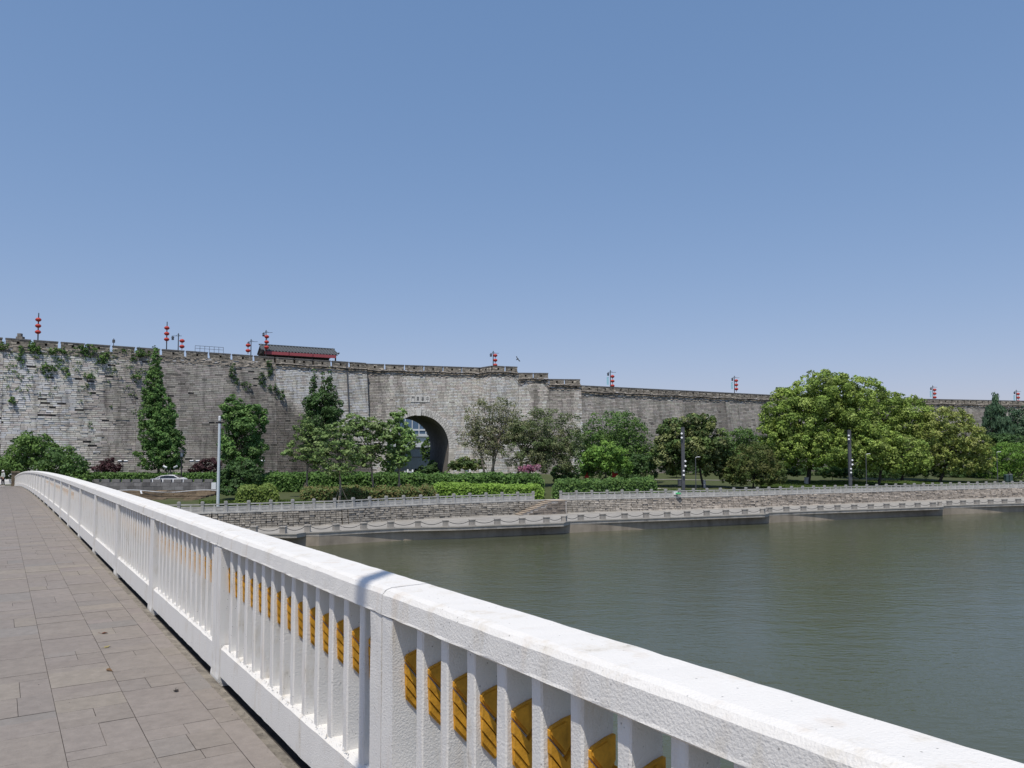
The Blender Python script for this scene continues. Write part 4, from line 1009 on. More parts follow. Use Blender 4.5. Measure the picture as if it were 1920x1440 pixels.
# olive, twiggy trees right of the arch
b0_ = GP(915, 113)
tree('twiggy_tree', 'thin-leaved olive tree with fanning bare branches just right of the gate arch', 'tree', 915, None, 113, [(905, 785, 34, 34, 113), (945, 775, 30, 28, 113), (885, 815, 24, 30, 113), (925, 815, 34, 34, 113), (960, 810, 26, 30, 113), (915, 845, 30, 20, 113)], 10500, .19, 'olive', 'barkpale', .2, nl=20,
     stems=[((XY(912, 113), 113), (XY(888, 113), 113)), ((XY(924, 113), 113.5), (XY(925, 113), 114)), ((XY(916, 113), 113), (XY(950, 113), 112))], kw=dict(sub=.25, fill=.5, shell=.8, bias=.9))
tree('bushy_tree', 'wide grey-green bushy tree between the twiggy tree and the dark domed tree', 'tree', 985, None, 112, [(1000, 810, 42, 40, 112), (1045, 815, 42, 40, 112), (985, 850, 40, 34, 112), (1040, 855, 48, 34, 112), (1070, 845, 28, 40, 112), (975, 815, 28, 34, 112)], 24000, .20, 'olive2', 'bark', .22, nl=20, kw=dict(sub=.26, fill=.4, bias=.9),
     stems=[((XY(962, 112), 112), (XY(1000, 112), 112)), ((XY(975, 112), 112.5), (XY(1045, 112), 113))])
tree('domed_tree', 'large dark green domed tree behind the small round bright tree', 'tree', 1165, None, 124, [(1150, 815, 60, 42, 124), (1110, 845, 38, 40, 124), (1190, 840, 44, 46, 124), (1130, 880, 40, 22, 124), (1150, 850, 60, 40, 124), (1208, 868, 30, 34, 122), (1180, 885, 40, 18, 122)], 22000, .26, 'mid', 'bark', .25, kw=dict(sub=.2, fill=.2, bias=.9, var=.2))
tree('round_tree', 'small round bright green tree above the red boxes', 'tree', 1135, None, 106, [(1135, 858, 36, 26, 106), (1115, 868, 24, 20, 106), (1160, 872, 22, 20, 106)], 8000, .24, 'bright', 'barkdark', .14, kw=dict(sub=.3, fill=.2))
tree('evergreen_shrub', 'dark evergreen clump filling the gap left of the glossy dark tree', 'shrub', 1205, None, 116, [(1205, 880, 26, 24, 116), (1185, 885, 20, 18, 116)], 5000, .24, 'dark', 'barkdark', .1)
tree('glossy_tree', 'dark glossy broad-leaved tree behind the nearer dark lighting column', 'tree', 1320, None, 113, [(1300, 805, 30, 26, 113), (1260, 810, 24, 24, 113), (1290, 840, 52, 34, 113), (1335, 840, 34, 34, 113), (1250, 852, 30, 34, 113), (1345, 865, 28, 28, 113), (1322, 800, 22, 20, 113), (1300, 865, 50, 26, 114), (1262, 878, 22, 16, 114), (1345, 882, 22, 16, 114)], 27000, .32, 'magn', 'barkdark', .2, nl=10, lime=True, kw=dict(sub=.22, fill=.25, bias=.5, var=.3, up=.5, flat=.9))
tree('wall_side_tree', 'small green tree against the dark foot of the wall, right of the glossy tree', 'tree', 1385, None, 145, [(1385, 832, 34, 24, 145), (1405, 850, 38, 24, 145), (1375, 855, 30, 24, 145)], 8000, .28, 'mid', 'bark', .15)
tree('brownish_tree', 'brown-green dense rounded tree left of the lawn', 'tree', 1412, None, 112, [(1410, 872, 48, 36, 112), (1378, 888, 28, 26, 112), (1444, 885, 28, 28, 112), (1410, 895, 46, 18, 112)], 17000, .22, 'brown', 'barkdark', .15, nl=8, kw=dict(sub=.2, fill=.15, bias=.7, var=.15))
ck = dict(sub=.19, fill=.12, bias=.9, var=.34, up=.35, flat=.75, shell=.84)
tree('camphor_tree', 'huge bright yellow-green round tree overtopping the wall, the largest in the photo', 'tree', 1512, None, 124, [(1545, 745, 62, 48, 124), (1480, 775, 48, 44, 124), (1515, 790, 66, 60, 124), (1600, 745, 52, 40, 124), (1580, 800, 60, 56, 124), (1465, 820, 40, 36, 124), (1500, 845, 50, 34, 123), (1560, 850, 50, 26, 123), (1460, 855, 32, 24, 124), (1530, 838, 60, 34, 122), (1600, 830, 46, 36, 124)], 80000, .30, 'camphor', 'barkdark', .42, nl=14, lime=True, kw=ck)
tree('camphor_tree', 'broad green tree with a lighter tip, directly right of the taller round one', 'tree', 1690, None, 138, [(1640, 770, 50, 40, 138), (1690, 785, 56, 40, 138), (1640, 810, 56, 46, 138), (1715, 815, 44, 40, 138)], 30000, .30, 'camphor', 'barkdark', .35, kw=ck)
tree('camphor_tree', 'low spreading bright green tree behind the second dark lighting column', 'tree', 1645, None, 122, [(1640, 835, 50, 36, 122), (1690, 850, 48, 32, 122), (1600, 845, 36, 34, 122), (1670, 868, 48, 20, 122), (1718, 865, 28, 24, 122)], 24000, .28, 'camphor', 'barkdark', .25, nl=10, kw=ck)
tree('camphor_tree', 'yellowish crown tree with dark trunk at the right, before the cedar', 'tree', 1758, None, 132, [(1775, 805, 52, 38, 132), (1810, 835, 42, 36, 132), (1765, 845, 40, 34, 132), (1825, 860, 34, 28, 132), (1790, 870, 44, 20, 132)], 26000, .28, 'camphor2', 'barkdark', .28, nl=12, kw=ck)
tree('cedar_tree', 'blue-green drooping cedar with a spiky tip against the wall at the right', 'tree', 1872, None, 158, [(1866, 745, 3, 9, 158), (1867, 757, 9, 8, 158), (1868, 772, 16, 12, 158), (1872, 790, 24, 14, 158), (1876, 808, 32, 16, 158)], 9000, .34, 'cedar', 'bark', .2, nl=26, kw=dict(droop=.6, sub=.35, fill=.3, bias=.9, aspect=2.6))
tree('dark_evergreen', 'dark evergreen with layered boughs cut by the right edge of the photo', 'tree', 1915, None, 158, [(1912, 795, 24, 26, 158), (1935, 790, 26, 30, 158), (1905, 818, 24, 14, 158)], 9000, .28, 'cedar', 'barkdark', .25, kw=dict(sub=.3, fill=.2, bias=.8))
tree('layered_tree', 'dark layered tree below the cedar and behind the round green tree', 'tree', 1862, None, 146, [(1862, 832, 34, 18, 146), (1890, 830, 36, 16, 146), (1850, 848, 26, 16, 146)], 9000, .27, 'dark', 'barkdark', .2, kw=dict(sub=.25, flat=.4))
tree('round_green_tree', 'fine-leaved fresh green rounded tree behind the bins at the far right', 'tree', 1895, None, 135, [(1890, 858, 44, 26, 135), (1920, 862, 46, 30, 135), (1872, 884, 34, 20, 135), (1910, 885, 40, 20, 135)], 20000, .21, 'bright', 'barkdark', .15, kw=dict(sub=.17, fill=.1, var=.14, bias=.7))
tree('far_right_tree', 'green tree continuing the park just beyond the right edge', 'tree', 2010, None, 142, [(2010, 850, 60, 44, 142), (2060, 860, 50, 40, 142)], 12000, .3, 'mid', 'barkdark', .3)
tree('gateside_bush', 'rounded glossy bush at the right foot of the gate arch', 'shrub', 872, None, 124, [(868, 872, 22, 14, 124), (893, 874, 18, 12, 124), (850, 876, 10, 10, 124)], 4200, .26, 'magn', 'barkdark', .08, kw=dict(fill=.2))
tree('passage_tree', 'small green tree seen through the gate arch beside the inner wall', 'tree', 806, None, 176, [(805, 842, 12, 20, 176), (803, 858, 9, 14, 176)], 2500, .3, 'mid', 'bark', .1)
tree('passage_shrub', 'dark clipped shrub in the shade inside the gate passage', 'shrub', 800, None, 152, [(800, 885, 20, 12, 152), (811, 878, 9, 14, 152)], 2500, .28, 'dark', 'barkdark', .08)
tree('purple_shrub', 'purple-leaved shrub at the wall foot, left of the tall conical tree', 'shrub', 200, None, 114, [(190, 878, 14, 11, 114), (207, 874, 15, 13, 114)], 2600, .22, 'purple', 'barkdark', .05, kw=dict(fill=.4, bias=.9))
tree('purple_shrub', 'purple-leaved shrub at the wall foot, left of the white pole', 'shrub', 385, None, 114, [(372, 880, 16, 10, 114), (392, 874, 20, 14, 114)], 2800, .22, 'purple', 'barkdark', .05, kw=dict(fill=.4, bias=.9))
tree('flowering_shrub', 'pink flowering shrub under the grey-green bushy tree', 'shrub', 995, None, 103, [(988, 879, 15, 5, 103), (1003, 877, 13, 5, 103)], 900, .2, 'pink', 'barkpale', .05, kw=dict(fill=.5, bias=.9))
# a dark belt of shrubs between park and wall foot
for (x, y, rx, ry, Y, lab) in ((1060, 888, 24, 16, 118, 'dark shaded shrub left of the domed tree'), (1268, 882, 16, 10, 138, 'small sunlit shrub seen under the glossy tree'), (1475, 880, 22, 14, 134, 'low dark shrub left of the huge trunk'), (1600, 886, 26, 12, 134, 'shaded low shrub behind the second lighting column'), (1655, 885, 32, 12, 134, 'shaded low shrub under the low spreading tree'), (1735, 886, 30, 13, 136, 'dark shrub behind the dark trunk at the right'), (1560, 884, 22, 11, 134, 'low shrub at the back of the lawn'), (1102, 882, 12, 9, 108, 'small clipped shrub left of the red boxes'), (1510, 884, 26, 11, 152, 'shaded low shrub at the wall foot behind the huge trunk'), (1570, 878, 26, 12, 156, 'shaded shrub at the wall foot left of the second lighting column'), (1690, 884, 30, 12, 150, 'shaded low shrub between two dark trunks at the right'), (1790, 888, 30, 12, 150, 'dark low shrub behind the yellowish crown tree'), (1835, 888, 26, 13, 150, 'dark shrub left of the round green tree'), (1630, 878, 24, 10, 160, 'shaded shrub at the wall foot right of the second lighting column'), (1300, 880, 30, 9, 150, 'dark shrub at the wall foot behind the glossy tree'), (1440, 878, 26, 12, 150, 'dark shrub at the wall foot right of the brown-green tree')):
    tree('park_shrub', lab, 'shrub', x, None, Y, [(x, y, rx, ry, Y)], 3000, .24, 'dark' if 'dark' in lab or 'shaded' in lab else 'mid', 'barkdark', .06, 'park shrubs', nl=4, kw=dict(fill=.2, bias=.8))  # shrubs labelled shaded take the dark palette: shade put into leaf colour
# plants growing on the old wall
def wallplant(label, spots, n, pal_='mid', size=.22, name='wall_shrub'):
    bl = []
    for (x, y, rx, ry) in spots:
        p = wall_hit(x, y, .25); k = p.y/F; bl.append((p, (rx*k, .45, ry*k)))
    root_p = bl[0][0]; mb = MB(); leafcloud(mb, bl, n, size, G[pal_], fill=.3, bias=1.0, sub=.4)
    o = mb.build(name, M['leaf']); tag(o, label, 'shrub', 'plants rooted in the old wall'); return o
wallplant('bush hanging over the old wall at the left edge of the photo', [(5, 649, 10, 8)], 500)
wallplant('dark bush under the lantern post with three lanterns', [(62, 650, 12, 9), (66, 657, 10, 6)], 700)
wallplant('narrow trailing plant left of the three-lantern post', [(36, 662, 8, 14), (40, 672, 6, 9)], 500)
wallplant('long flat clump of weeds beneath the battlements', [(98, 658, 18, 5), (118, 657, 14, 5)], 600)
wallplant('largest dark bush growing beneath the battlements', [(162, 656, 20, 11), (150, 652, 10, 6)], 1300)
wallplant('drooping bush right of and below the largest wall bush', [(188, 675, 14, 9), (197, 668, 10, 6)], 700)
wallplant('bush in the middle of the pale old masonry', [(84, 690, 10, 10), (98, 692, 6, 6)], 450)
wallplant('round bush on the masonry below the long weed clump', [(121, 697, 9, 7)], 350)
wallplant('bush beneath the battlements left of the conical tree', [(262, 663, 10, 7), (254, 672, 6, 6)], 450)
wallplant('small bush on the dark masonry left of the conical tree', [(255, 705, 9, 6)], 250)
wallplant('small flat bush on pale masonry above the wall holes', [(168, 708, 8, 5)], 200)
wallplant('lowest lone bush on the pale old masonry at far left', [(22, 752, 5, 7)], 180)
wallplant('ivy strand left of the two-headed tree top, below the battlements', [(436, 695, 6, 16), (443, 712, 6, 10), (461, 722, 9, 9)], 700, 'dark')
wallplant('ivy patch running diagonally down the seam of dark and pale masonry', [(494, 712, 11, 13), (505, 690, 4, 18), (512, 728, 10, 8), (525, 740, 9, 10)], 1300, 'dark')
mb = MB(); bl = []
for k in range(170):
    x = random.uniform(5, 285); y = 655+abs(random.gauss(0, 40)); 
    if y > 800: continue
    p = wall_hit(x, y, .12); bl.append((p, (random.uniform(.15, .45),)*3))
leafcloud(mb, bl, 5200, .17, G['mid'], fill=.4, bias=1.0, sub=.5); o = mb.build('wall_weeds', M['leaf']); tag(o, 'small weeds and tufts scattered over the pale old masonry at left', 'weeds', kind='stuff')

# ------------------------------------------------------------ hedges and ground cover
def hedge(name, label, x0, x1, Y0, Y1, h0, h1, n, size, pal_, wav=.12, cat='hedge', z=None, taper=0, rel=False):
    """leafy box from viewing direction x0..x1, depth Y0..Y1; h0,h1 height at left/right"""
    N = n; X = x0+(x1-x0)*RNG.random(N); top = RNG.random(N) < .55; f = RNG.random(N)
    mb = MB(); P = np.zeros((N, 3)); nr_ = np.zeros((N, 3))
    for i in range(N):
        t = (X[i]-x0)/(x1-x0); h = h0+(h1-h0)*t; h *= 1+wav*2*(float(fbm(X[i]*.06+Y0, 3.0, 3))-.5)
        ends = min(1, (min(t, 1-t)*abs(x1-x0)/12.0)+.25)**.5; h *= ends
        Ro = RAILY(X[i]) if rel else 0
        if top[i]: Y = Ro+Y0+(Y1-Y0)*f[i]; e_ = 1-.25*abs(2*f[i]-1)**3; zz = h*e_; nr_[i] = (0, -.25, 1)
        else: Y = Ro+Y0-.05+.3*random.random(); zz = h*f[i]*.96; nr_[i] = (0, -1, .35)
        g_ = gz(X[i], Y) if z is None else z; P[i] = (XY(X[i], Y), Y, g_+zz)
    P += RNG.normal(size=(N, 3))*size*.45; nr_ += RNG.normal(size=(N, 3))*.55; nr_ /= np.linalg.norm(nr_, axis=1, keepdims=True)
    t = np.cross(nr_, RNG.normal(size=(N, 3))); t /= np.linalg.norm(t, axis=1, keepdims=True); b = np.cross(nr_, t); s = size*(.6+.8*RNG.random(N))[:, None]*.5
    cl = np.array(G[pal_]); C = cl[RNG.integers(0, len(cl), N)]*(.75+.5*fbm(P[:, 0]*.9, P[:, 1]*.9+P[:, 2], 3)+.2*(RNG.random(N)-.5))[:, None]
    Qd = np.stack([P-t*s*1.2, P-b*s, P+t*s*1.2, P+b*s], 1); mb.quads(Qd, C)
    # core boxes in a darker leaf green, filling the hedge
    k = 24
    for q in range(k):
        xa = x0+(x1-x0)*q/k; xb = x0+(x1-x0)*(q+1)/k; ya, yb = Y0+.35+(RAILY(xa) if rel else 0), Y1-.3+(RAILY(xa) if rel else 0); za = (gz((xa+xb)/2, ya) if z is None else z); h = (h0+(h1-h0)*q/k)*.80
        if q in (0, k-1): h *= .4
        mb.hexa([(XY(xa, ya), ya, za-.3), (XY(xb, ya), ya, za-.3), (XY(xb, yb), yb, za-.3), (XY(xa, yb), yb, za-.3), (XY(xa, ya), ya, za+h), (XY(xb, ya), ya, za+h), (XY(xb, yb), yb, za+h), (XY(xa, yb), yb, za+h)], 0, cl[2]*.7)
    o = mb.build(name, M['leaf']); tag(o, label, cat); return o
def hz(x, y, Y): return W(x, y, Y).z-gz(x, Y)
hedge('roadside_hedge', 'long low clipped hedge behind the road at the foot of the left wall', 60, 470, 110.5, 113, hz(100, 888, 111), hz(400, 888, 111), 9000, .2, 'hedge', .05)
hedge('tall_hedge', 'tall long dark hedge behind the young trees, left of the stair head', 455, 1018, 96, 99, hz(500, 889.5, 96), hz(950, 891, 96), 26000, .24, 'hedge', .10)
hedge('bright_hedge', 'bright green low hedge in front of the tall dark one, right of the arch', 812, 1018, 90.5, 94, hz(850, 910, 90), hz(1000, 912, 91), 12000, .2, 'lime', .10)
hedge('low_shrub_bed', 'low brownish-green shrub bed behind the balustrade under the young trees', 566, 818, 84, 88.5, hz(600, 917, 85), hz(790, 912, 87), 10000, .2, 'rust', .3)
hedge('rounded_bush', 'rounded yellow-green bush behind the balustrade near the white pole', 446, 522, 79, 82.5, hz(485, 917, 80), hz(485, 917, 80), 5000, .2, 'yellow', .1, cat='bush')
hedge('right_hedge', 'dark green bushy hedge right of the stair head behind the balustrade', 1038, 1230, 1.3, 5, hz(1060, 902, 92.5), hz(1210, 900, 97), 13000, .24, 'mid', .16, rel=True)
# lawns: blades as leaf quads
def lawn(name, x0, x1, Y0, Y1, n, label):
    Y0 = max(Y0, RAILY(x1)+1.0, RAILY(x0)+1.0)
    N = n; X = x0+(x1-x0)*RNG.random(N); Y = Y0+(Y1-Y0)*RNG.random(N)
    P = np.array([GP(a, b) for a, b in zip(X, Y)]); s = .05+.06*RNG.random(N); a = RNG.random(N)*math.pi; dx = np.stack([np.cos(a), np.sin(a), 0*a], 1)*s[:, None]
    up_ = np.stack([RNG.normal(size=N)*.04, RNG.normal(size=N)*.04, .06+.08*RNG.random(N)], 1)
    nn = fbm(P[:, 0]*.4, P[:, 1]*.4, 3)[:, None]; C = (np.array([1.0, 1.0, 1.0])*(.7+.7*nn))*(1+.3*(RNG.random((N, 1))-.5))
    mb = MB(); mb.quads(np.stack([P-dx, P+dx, P+dx*.6+up_, P-dx*.6+up_], 1), C)
    for q in range(12):
        for r in range(6):
            xa = x0+(x1-x0)*q/12; xb = x0+(x1-x0)*(q+1)/12; ya = Y0+(Y1-Y0)*r/6; yb = Y0+(Y1-Y0)*(r+1)/6
            mb.face([GP(xa, ya)+Vector((0, 0, .05)), GP(xb, ya)+Vector((0, 0, .05)), GP(xb, yb)+Vector((0, 0, .05)), GP(xa, yb)+Vector((0, 0, .05))], 0, (.85, .85, .85))
    o = mb.build(name, M['grass']); tag(o, label, 'grass', kind='stuff')
lawn('lawn', 1425, 1622, 101, 132, 16000, 'sunlit grass lawn below the huge round tree')
lawn('lawn', 1232, 1325, 95, 108, 6000, 'small patch of grass by the nearer dark lighting column')
lawn('lawn', 515, 590, 79, 84, 4000, 'strip of grass behind the balustrade right of the rounded bush')
lawn('lawn', 376, 450, 78, 84, 4000, 'strip of grass at the foot of the white pole')
lawn('lawn', 1622, 1900, 112, 135, 7000, 'shaded grass under the trees at the right')
# park path
mb = MB()
for x in range(1226, 1400, 12): mb.face([GP(x, 130)+Vector((0, 0, .08)), GP(x+12, 130)+Vector((0, 0, .08)), GP(x+12, 131)+Vector((0, 0, .08)), GP(x, 131)+Vector((0, 0, .08))])
pts = [(1232, 108), (1250, 107), (1262, 104), (1275, 101.5)]
for (a, ya), (b, yb) in zip(pts[:-1], pts[1:]): mb.face([GP(a, ya)+Vector((0, 0, .09)), GP(b, yb)+Vector((0, 0, .09)), GP(b, yb+1.3)+Vector((0, 0, .09)), GP(a, ya+1.3)+Vector((0, 0, .09))])
tag(mb.build('park_path', M['conc']), kind='structure')

# ------------------------------------------------------------ poles, lamps
def pole_px(x, ytop, Y): b = GP(x, Y); return b, W(x, ytop, Y).z-b.z
b, h = pole_px(410.5, 780, 77.2); wpz = empty('camera_pole', b, label='tall white pole with a camera on top and a small grey box, behind the balustrade', cat='pole')
mb = MB(); mb.tube([(0, 0, 0), (0, 0, h-.75)], [.15, .12], 12); mb.build('pole', M['white_metal'], wpz)
mb = MB(); mb.tube([(0, 0, h-.75), (0, 0, h-.55)], .06, 8); mb.lathe([(.08, h-.75), (.15, h-.7), (.16, h-.6), (.09, h-.52)], n=10); mb.build('bracket', M['dark_metal'], wpz)
mb = MB(); mb.lathe([(.10, h-.5), (.12, h-.45), (.12, h-.05), (.09, h)], n=10); mb.build('camera', M['lamp_white'], wpz)
mb = MB(); mb.box((-.36, -.10, h-.73), (-.1, .02, h-.62)); mb.build('side_camera', M['dark_metal'], wpz)
mb = MB(); mb.box((-.62, -.18, 1.75), (-.18, .12, 2.4)); mb.build('control_box', M['lamp_white'], wpz)
for (x, yt, Y, lab) in ((1280.5, 801, 97.5, 'dark square lighting column with white floodlights in front of the glossy tree'), (1593, 806, 109.5, 'dark square lighting column with white floodlights in front of the huge round tree')):
    b, h = pole_px(x, yt, Y); b.z = gz(x, Y); r_ = empty('lighting_column', b, label=lab, cat='lighting column', group='dark lighting columns')
    mb = MB(); mb.box((-.20, -.16, 0), (.20, .16, h)); mb.box((-.26, -.22, 0), (.26, .22, .25)); mb.build('column', M['grey_metal'], r_)
    for k, (dx, f) in enumerate(((.22, .50), (.22, .43), (0, .36), (0, .30), (-.2, .9), (-.2, .84))):
        mb = MB(); mb.lathe([(.09, 0), (.15, .04), (.16, .22), (.10, .26)], n=10); o = mb.build('floodlight', M['lamp_white'], r_); o.location = (dx, -.20, h*f); o.rotation_euler = (math.radians(70), 0, 0); o.scale = (.8, .8, .8)
for (x, yt, Y, lab) in ((1304, 858, 99.5, 'thin small park lamp just right of the nearer dark lighting column'), (1623.5, 852, 111, 'thin small park lamp just right of the farther dark lighting column'), (1869, 848, 123, 'thin small park lamp in front of the round green tree')):
    b, h = pole_px(x, yt, Y); r_ = empty('park_lamp', b, label=lab, cat='lamp', group='thin park lamps')
    mb = MB(); mb.tube([(0, 0, 0), (0, 0, h)], [.07, .05], 8); mb.build('pole', M['grey_metal'], r_)
    mb = MB(); mb.tube([(0, 0, h), (.3, -.1, h+.12)], .035, 6); mb.box((.2, -.2, h+.06), (.55, 0, h+.14)); mb.build('lamp_head', M['lamp_white'], r_)
for (x, yt, Y, lab) in ((341, 842, 110, 'taller black street lamp with a lantern head right of the conical tree'), (320.5, 852, 112.6, 'shorter black street lamp with a lantern head before the conical tree')):
    b, h = pole_px(x, yt, Y); r_ = empty('street_lamp', b, label=lab, cat='street lamp', group='black street lamps')
    mb = MB(); mb.tube([(0, 0, 0), (0, 0, .6), (0, 0, h-1.2)], [.16, .10, .08], 8); mb.build('pole', M['dark_metal'], r_)
    mb = MB(); mb.lathe([(.10, h-1.2), (.24, h-1.12), (.24, h-1.05)], n=6); mb.lathe([(.55, h-.42), (.50, h-.38), (.16, h-.14), (.05, h)], n=6)
    for k in range(6): a = k*math.pi/3; mb.tube([(.22*math.cos(a), .22*math.sin(a), h-1.05), (.28*math.cos(a), .28*math.sin(a), h-.42)], .025, 4)
    mb.build('lantern_frame', M['dark_metal'], r_); mb = MB(); mb.lathe([(.17, h-1.05), (.22, h-.42)], n=6); mb.build('lantern_glass', M['lamp_white'], r_)
for (x, yt, Y, lab, v) in ((365.5, 862, 114.5, 'twin floodlight on a thin stand before the purple shrub by the white pole', 0), (487.5, 862, 113, 'twin floodlight on a thin stand right of the two-headed tree', 0), (231, 862, 115, 'twin floodlight on a thin stand left of the conical tree', 0), (601, 862, 113, 'twin floodlight on a thin stand behind the bare-trunked young tree', 0), (320, 873, 110, 'pair of white lamps spread like a V before the conical tree', 1)):
    b, h = pole_px(x, yt, Y); r_ = empty('floodlight_stand', b, label=lab, cat='floodlight', group='twin floodlights at the wall foot')
    mb = MB(); mb.tube([(0, 0, 0), (0, 0, h-.3)], .04, 6)
    if v: mb.tube([(0, 0, .6), (-.75, 0, h-.3)], .04, 6); mb.tube([(0, 0, .6), (.75, 0, h-.3)], .04, 6)
    else: mb.tube([(-.5, 0, h-.35), (.5, 0, h-.35)], .03, 6)
    mb.build('stand', M['grey_metal'], r_)
    for sg in (-1, 1):
        mb = MB(); mb.box((-.27, -.12, -.09), (.27, .12, .09)); o = mb.build('lamp_head', M['lamp_white'], r_); o.location = (sg*(.75 if v else .46), -.05, h-.18); o.rotation_euler = (math.radians(25), sg*(-.45 if v else 0), 0)

# lantern posts on the wall
def lantern_post(x, yt, lab, nl, arm, lamp=True, lx=0.0, banner=False, ylo=None):
    hit = wall_hit(x, 645 if x < 600 else (690 if x < 1000 else 735), 0); Y = hit.y+2.2
    zt = W(x, yt, Y).z; i = 0
    zb = (TOP if x < 980 else EYE+13.4)-PAR
    r_ = empty('lantern_post', (XY(x, Y), Y, zb), label=lab, cat='lantern post', group='lantern posts on the wall top'); h = zt-zb
    mb = MB(); mb.tube([(0, 0, 0), (0, 0, h)], [.10, .07], 8); mb.lathe([(.16, 0), (.13, .3)], n=8); mb.lathe([(.09, h), (.04, h+.12)], n=8); mb.build('pole', M['dark_metal'], r_)
    if arm:
        mb = MB(); mb.tube([(-1.15 if arm < 0 else -.55, 0, h-.35), (.55 if arm < 0 else 1.15, 0, h-.35)], .035, 5)
        for q in (-.9, .5) if arm < 0 else (-.5, .9): mb.tube([(0, 0, h-.05), (q*.5, 0, h-.34)], .025, 4)
        mb.build('cross_arm', M['dark_metal'], r_)
    if lamp:
        sx = -.95 if arm < 0 else (-.45 if arm else -.5); mb = MB(); mb.lathe([(.14, h-1.0), (.22, h-.95), (.20, h-.62), (.30, h-.58), (.05, h-.40)], (sx, 0, 0), 6); mb.build('street_light', M['dark_metal'], r_)
        mb = MB(); mb.lathe([(.16, h-1.04), (.19, h-1.0)], (sx, 0, 0), 6); mb.lathe([(.215, h-.93), (.205, h-.66)], (sx, 0, 0), 6); mb.build('light_glass', M['lamp_white'], r_)
    for k in range(nl):
        z = h-.95-.95*k if not ylo else h-ylo-.95*k
        if z < .2: continue
        mb = MB(); mb.lathe([(.12, -.31), (.14, -.28), (.27, -.24), (.39, -.11), (.43, 0), (.39, .11), (.27, .24), (.14, .28), (.12, .31)], n=14)
        for t in range(7): a = t*2*math.pi/7; mb.tube([(.05*math.cos(a), .05*math.sin(a), -.34), (.07*math.cos(a), .07*math.sin(a), -.56)], .015, 3)
        o = mb.build('red_lantern', M['lantern'], r_, smooth=False); o.location = (lx, -.05, z)
    if banner: mb = MB(); mb.box((-.75, -.02, h-2.9), (-.35, .02, h-1.3)); mb.build('banner', M['banner'], r_)
    return r_
lantern_post(64, 588, 'post with three red lanterns at the far left of the wall', 3, 0, False)
lantern_post(307.5, 604.5, 'post with three red lanterns above the conical tree', 3, 0, False)
lantern_post(329.5, 626, 'armed lamp post with a hanging lamp and two red lanterns, right of the conical tree', 2, -1, True, .65, ylo=1.2)
lantern_post(467, 637, 'armed post with two red lanterns just left of the tiled pavilion', 2, 1, True, -.5, ylo=1.0)
lantern_post(495, 620, 'post with three red lanterns in front of the pavilion roof', 3, 1, True, .15, ylo=1.1)
lantern_post(924.5, 659, 'lantern post above the wall corner right of the arch', 3, 1, True, .42, ylo=.8)
lantern_post(1145.5, 695, 'lantern post with a pale banner above the large domed tree', 3, 1, True, .42, True, ylo=1.2)
lantern_post(1379, 705.5, 'lantern post with a pale banner left of the huge round tree', 3, 1, True, .42, True, ylo=1.0)
lantern_post(1752.5, 723.5, 'lantern post above the yellowish crown tree', 3, 1, True, .42, True, ylo=1.0)
lantern_post(1909.5, 731.5, 'lantern post nearest the right edge of the photo', 3, 1, True, .42, True, ylo=1.0)
# short metal guard rail and stone marker on the wall top
hit = wall_hit(390, 655); mb = MB(); A_ = W(366, 648, hit.y-1.5+3); B_ = W(419, 651.5, hit.y+6)
d_ = (B_-A_); n_p = 7
for k in range(n_p): p = A_+d_*k/(n_p-1); mb.tube([p, p-Vector((0, 0, 1.6))], .035, 5)
mb.tube([A_, B_], .035, 5); mb.tube([A_-Vector((0, 0, .45)), B_-Vector((0, 0, .45))], .03, 5)
tag(mb.build('metal_guard_rail', M['grey_metal']), 'thin metal guard rail on top of the old wall between the lantern posts', 'guard rail')
hit = wall_hit(38, 638); mb = MB(); mb.box((-.5, -.3, -2.0), (.5, .3, .45)); mb.box((-.35, -.25, .45), (.2, .25, .95)); o = mb.build('stone_marker', M['coping']); o.location = W(38, 637, hit.y+2.5); tag(o, 'small grey stone block standing on the wall left of the first lantern post', 'stone block')
hit = wall_hit(213, 648); mb = MB(); mb.tube([(0, 0, -1.5), (0, 0, .9)], .05, 6); mb.box((-.18, -.1, .2), (.18, .1, .7)); o = mb.build('small_post', M['grey_metal']); o.location = W(213, 645, hit.y+1.8); tag(o, 'small grey post on the old wall between two lantern posts', 'post')

# pavilion behind the battlements
pA = wall_hit(497, 664); pB = wall_hit(628, 668); d_ = Vector((pB.x-pA.x, pB.y-pA.y, 0)).normalized(); nb_ = Vector((-d_.y, d_.x, 0))
Yc = pA.y+4; c0 = Vector((XY(492, pA.y+3), pA.y+3, 0)); Lp = (Vector((XY(627, pB.y+2.2), pB.y+2.2, 0))-c0).length; d_ = (Vector((XY(627, pB.y+2.2), pB.y+2.2, 0))-c0).normalized(); nb_ = Vector((-d_.y, d_.x, 0))
ze_ = W(560, 664.5, c0.y+4).z; pv = empty('pavilion', (c0.x, c0.y, TOP-PAR), math.atan2(d_.y, d_.x), label='low pavilion with a dark tiled roof and red eaves behind the battlements', cat='pavilion')
zz = ze_-(TOP-PAR); rdg = 1.35
mb = MB(); hw = 2.6
mb.hexa([(-.3, -.3, zz), (Lp+.3, -.3, zz), (Lp+.3, hw, zz+rdg), (-.3, hw, zz+rdg), (-.3, -.3, zz+.14), (Lp+.3, -.3, zz+.14), (Lp+.3, hw, zz+rdg+.14), (-.3, hw, zz+rdg+.14)])
mb.hexa([(-.3, hw, zz+rdg), (Lp+.3, hw, zz+rdg), (Lp+.3, 2*hw+.3, zz), (-.3, 2*hw+.3, zz), (-.3, hw, zz+rdg+.14), (Lp+.3, hw, zz+rdg+.14), (Lp+.3, 2*hw+.3, zz+.14), (-.3, 2*hw+.3, zz+.14)])
k = 0; x = -.2
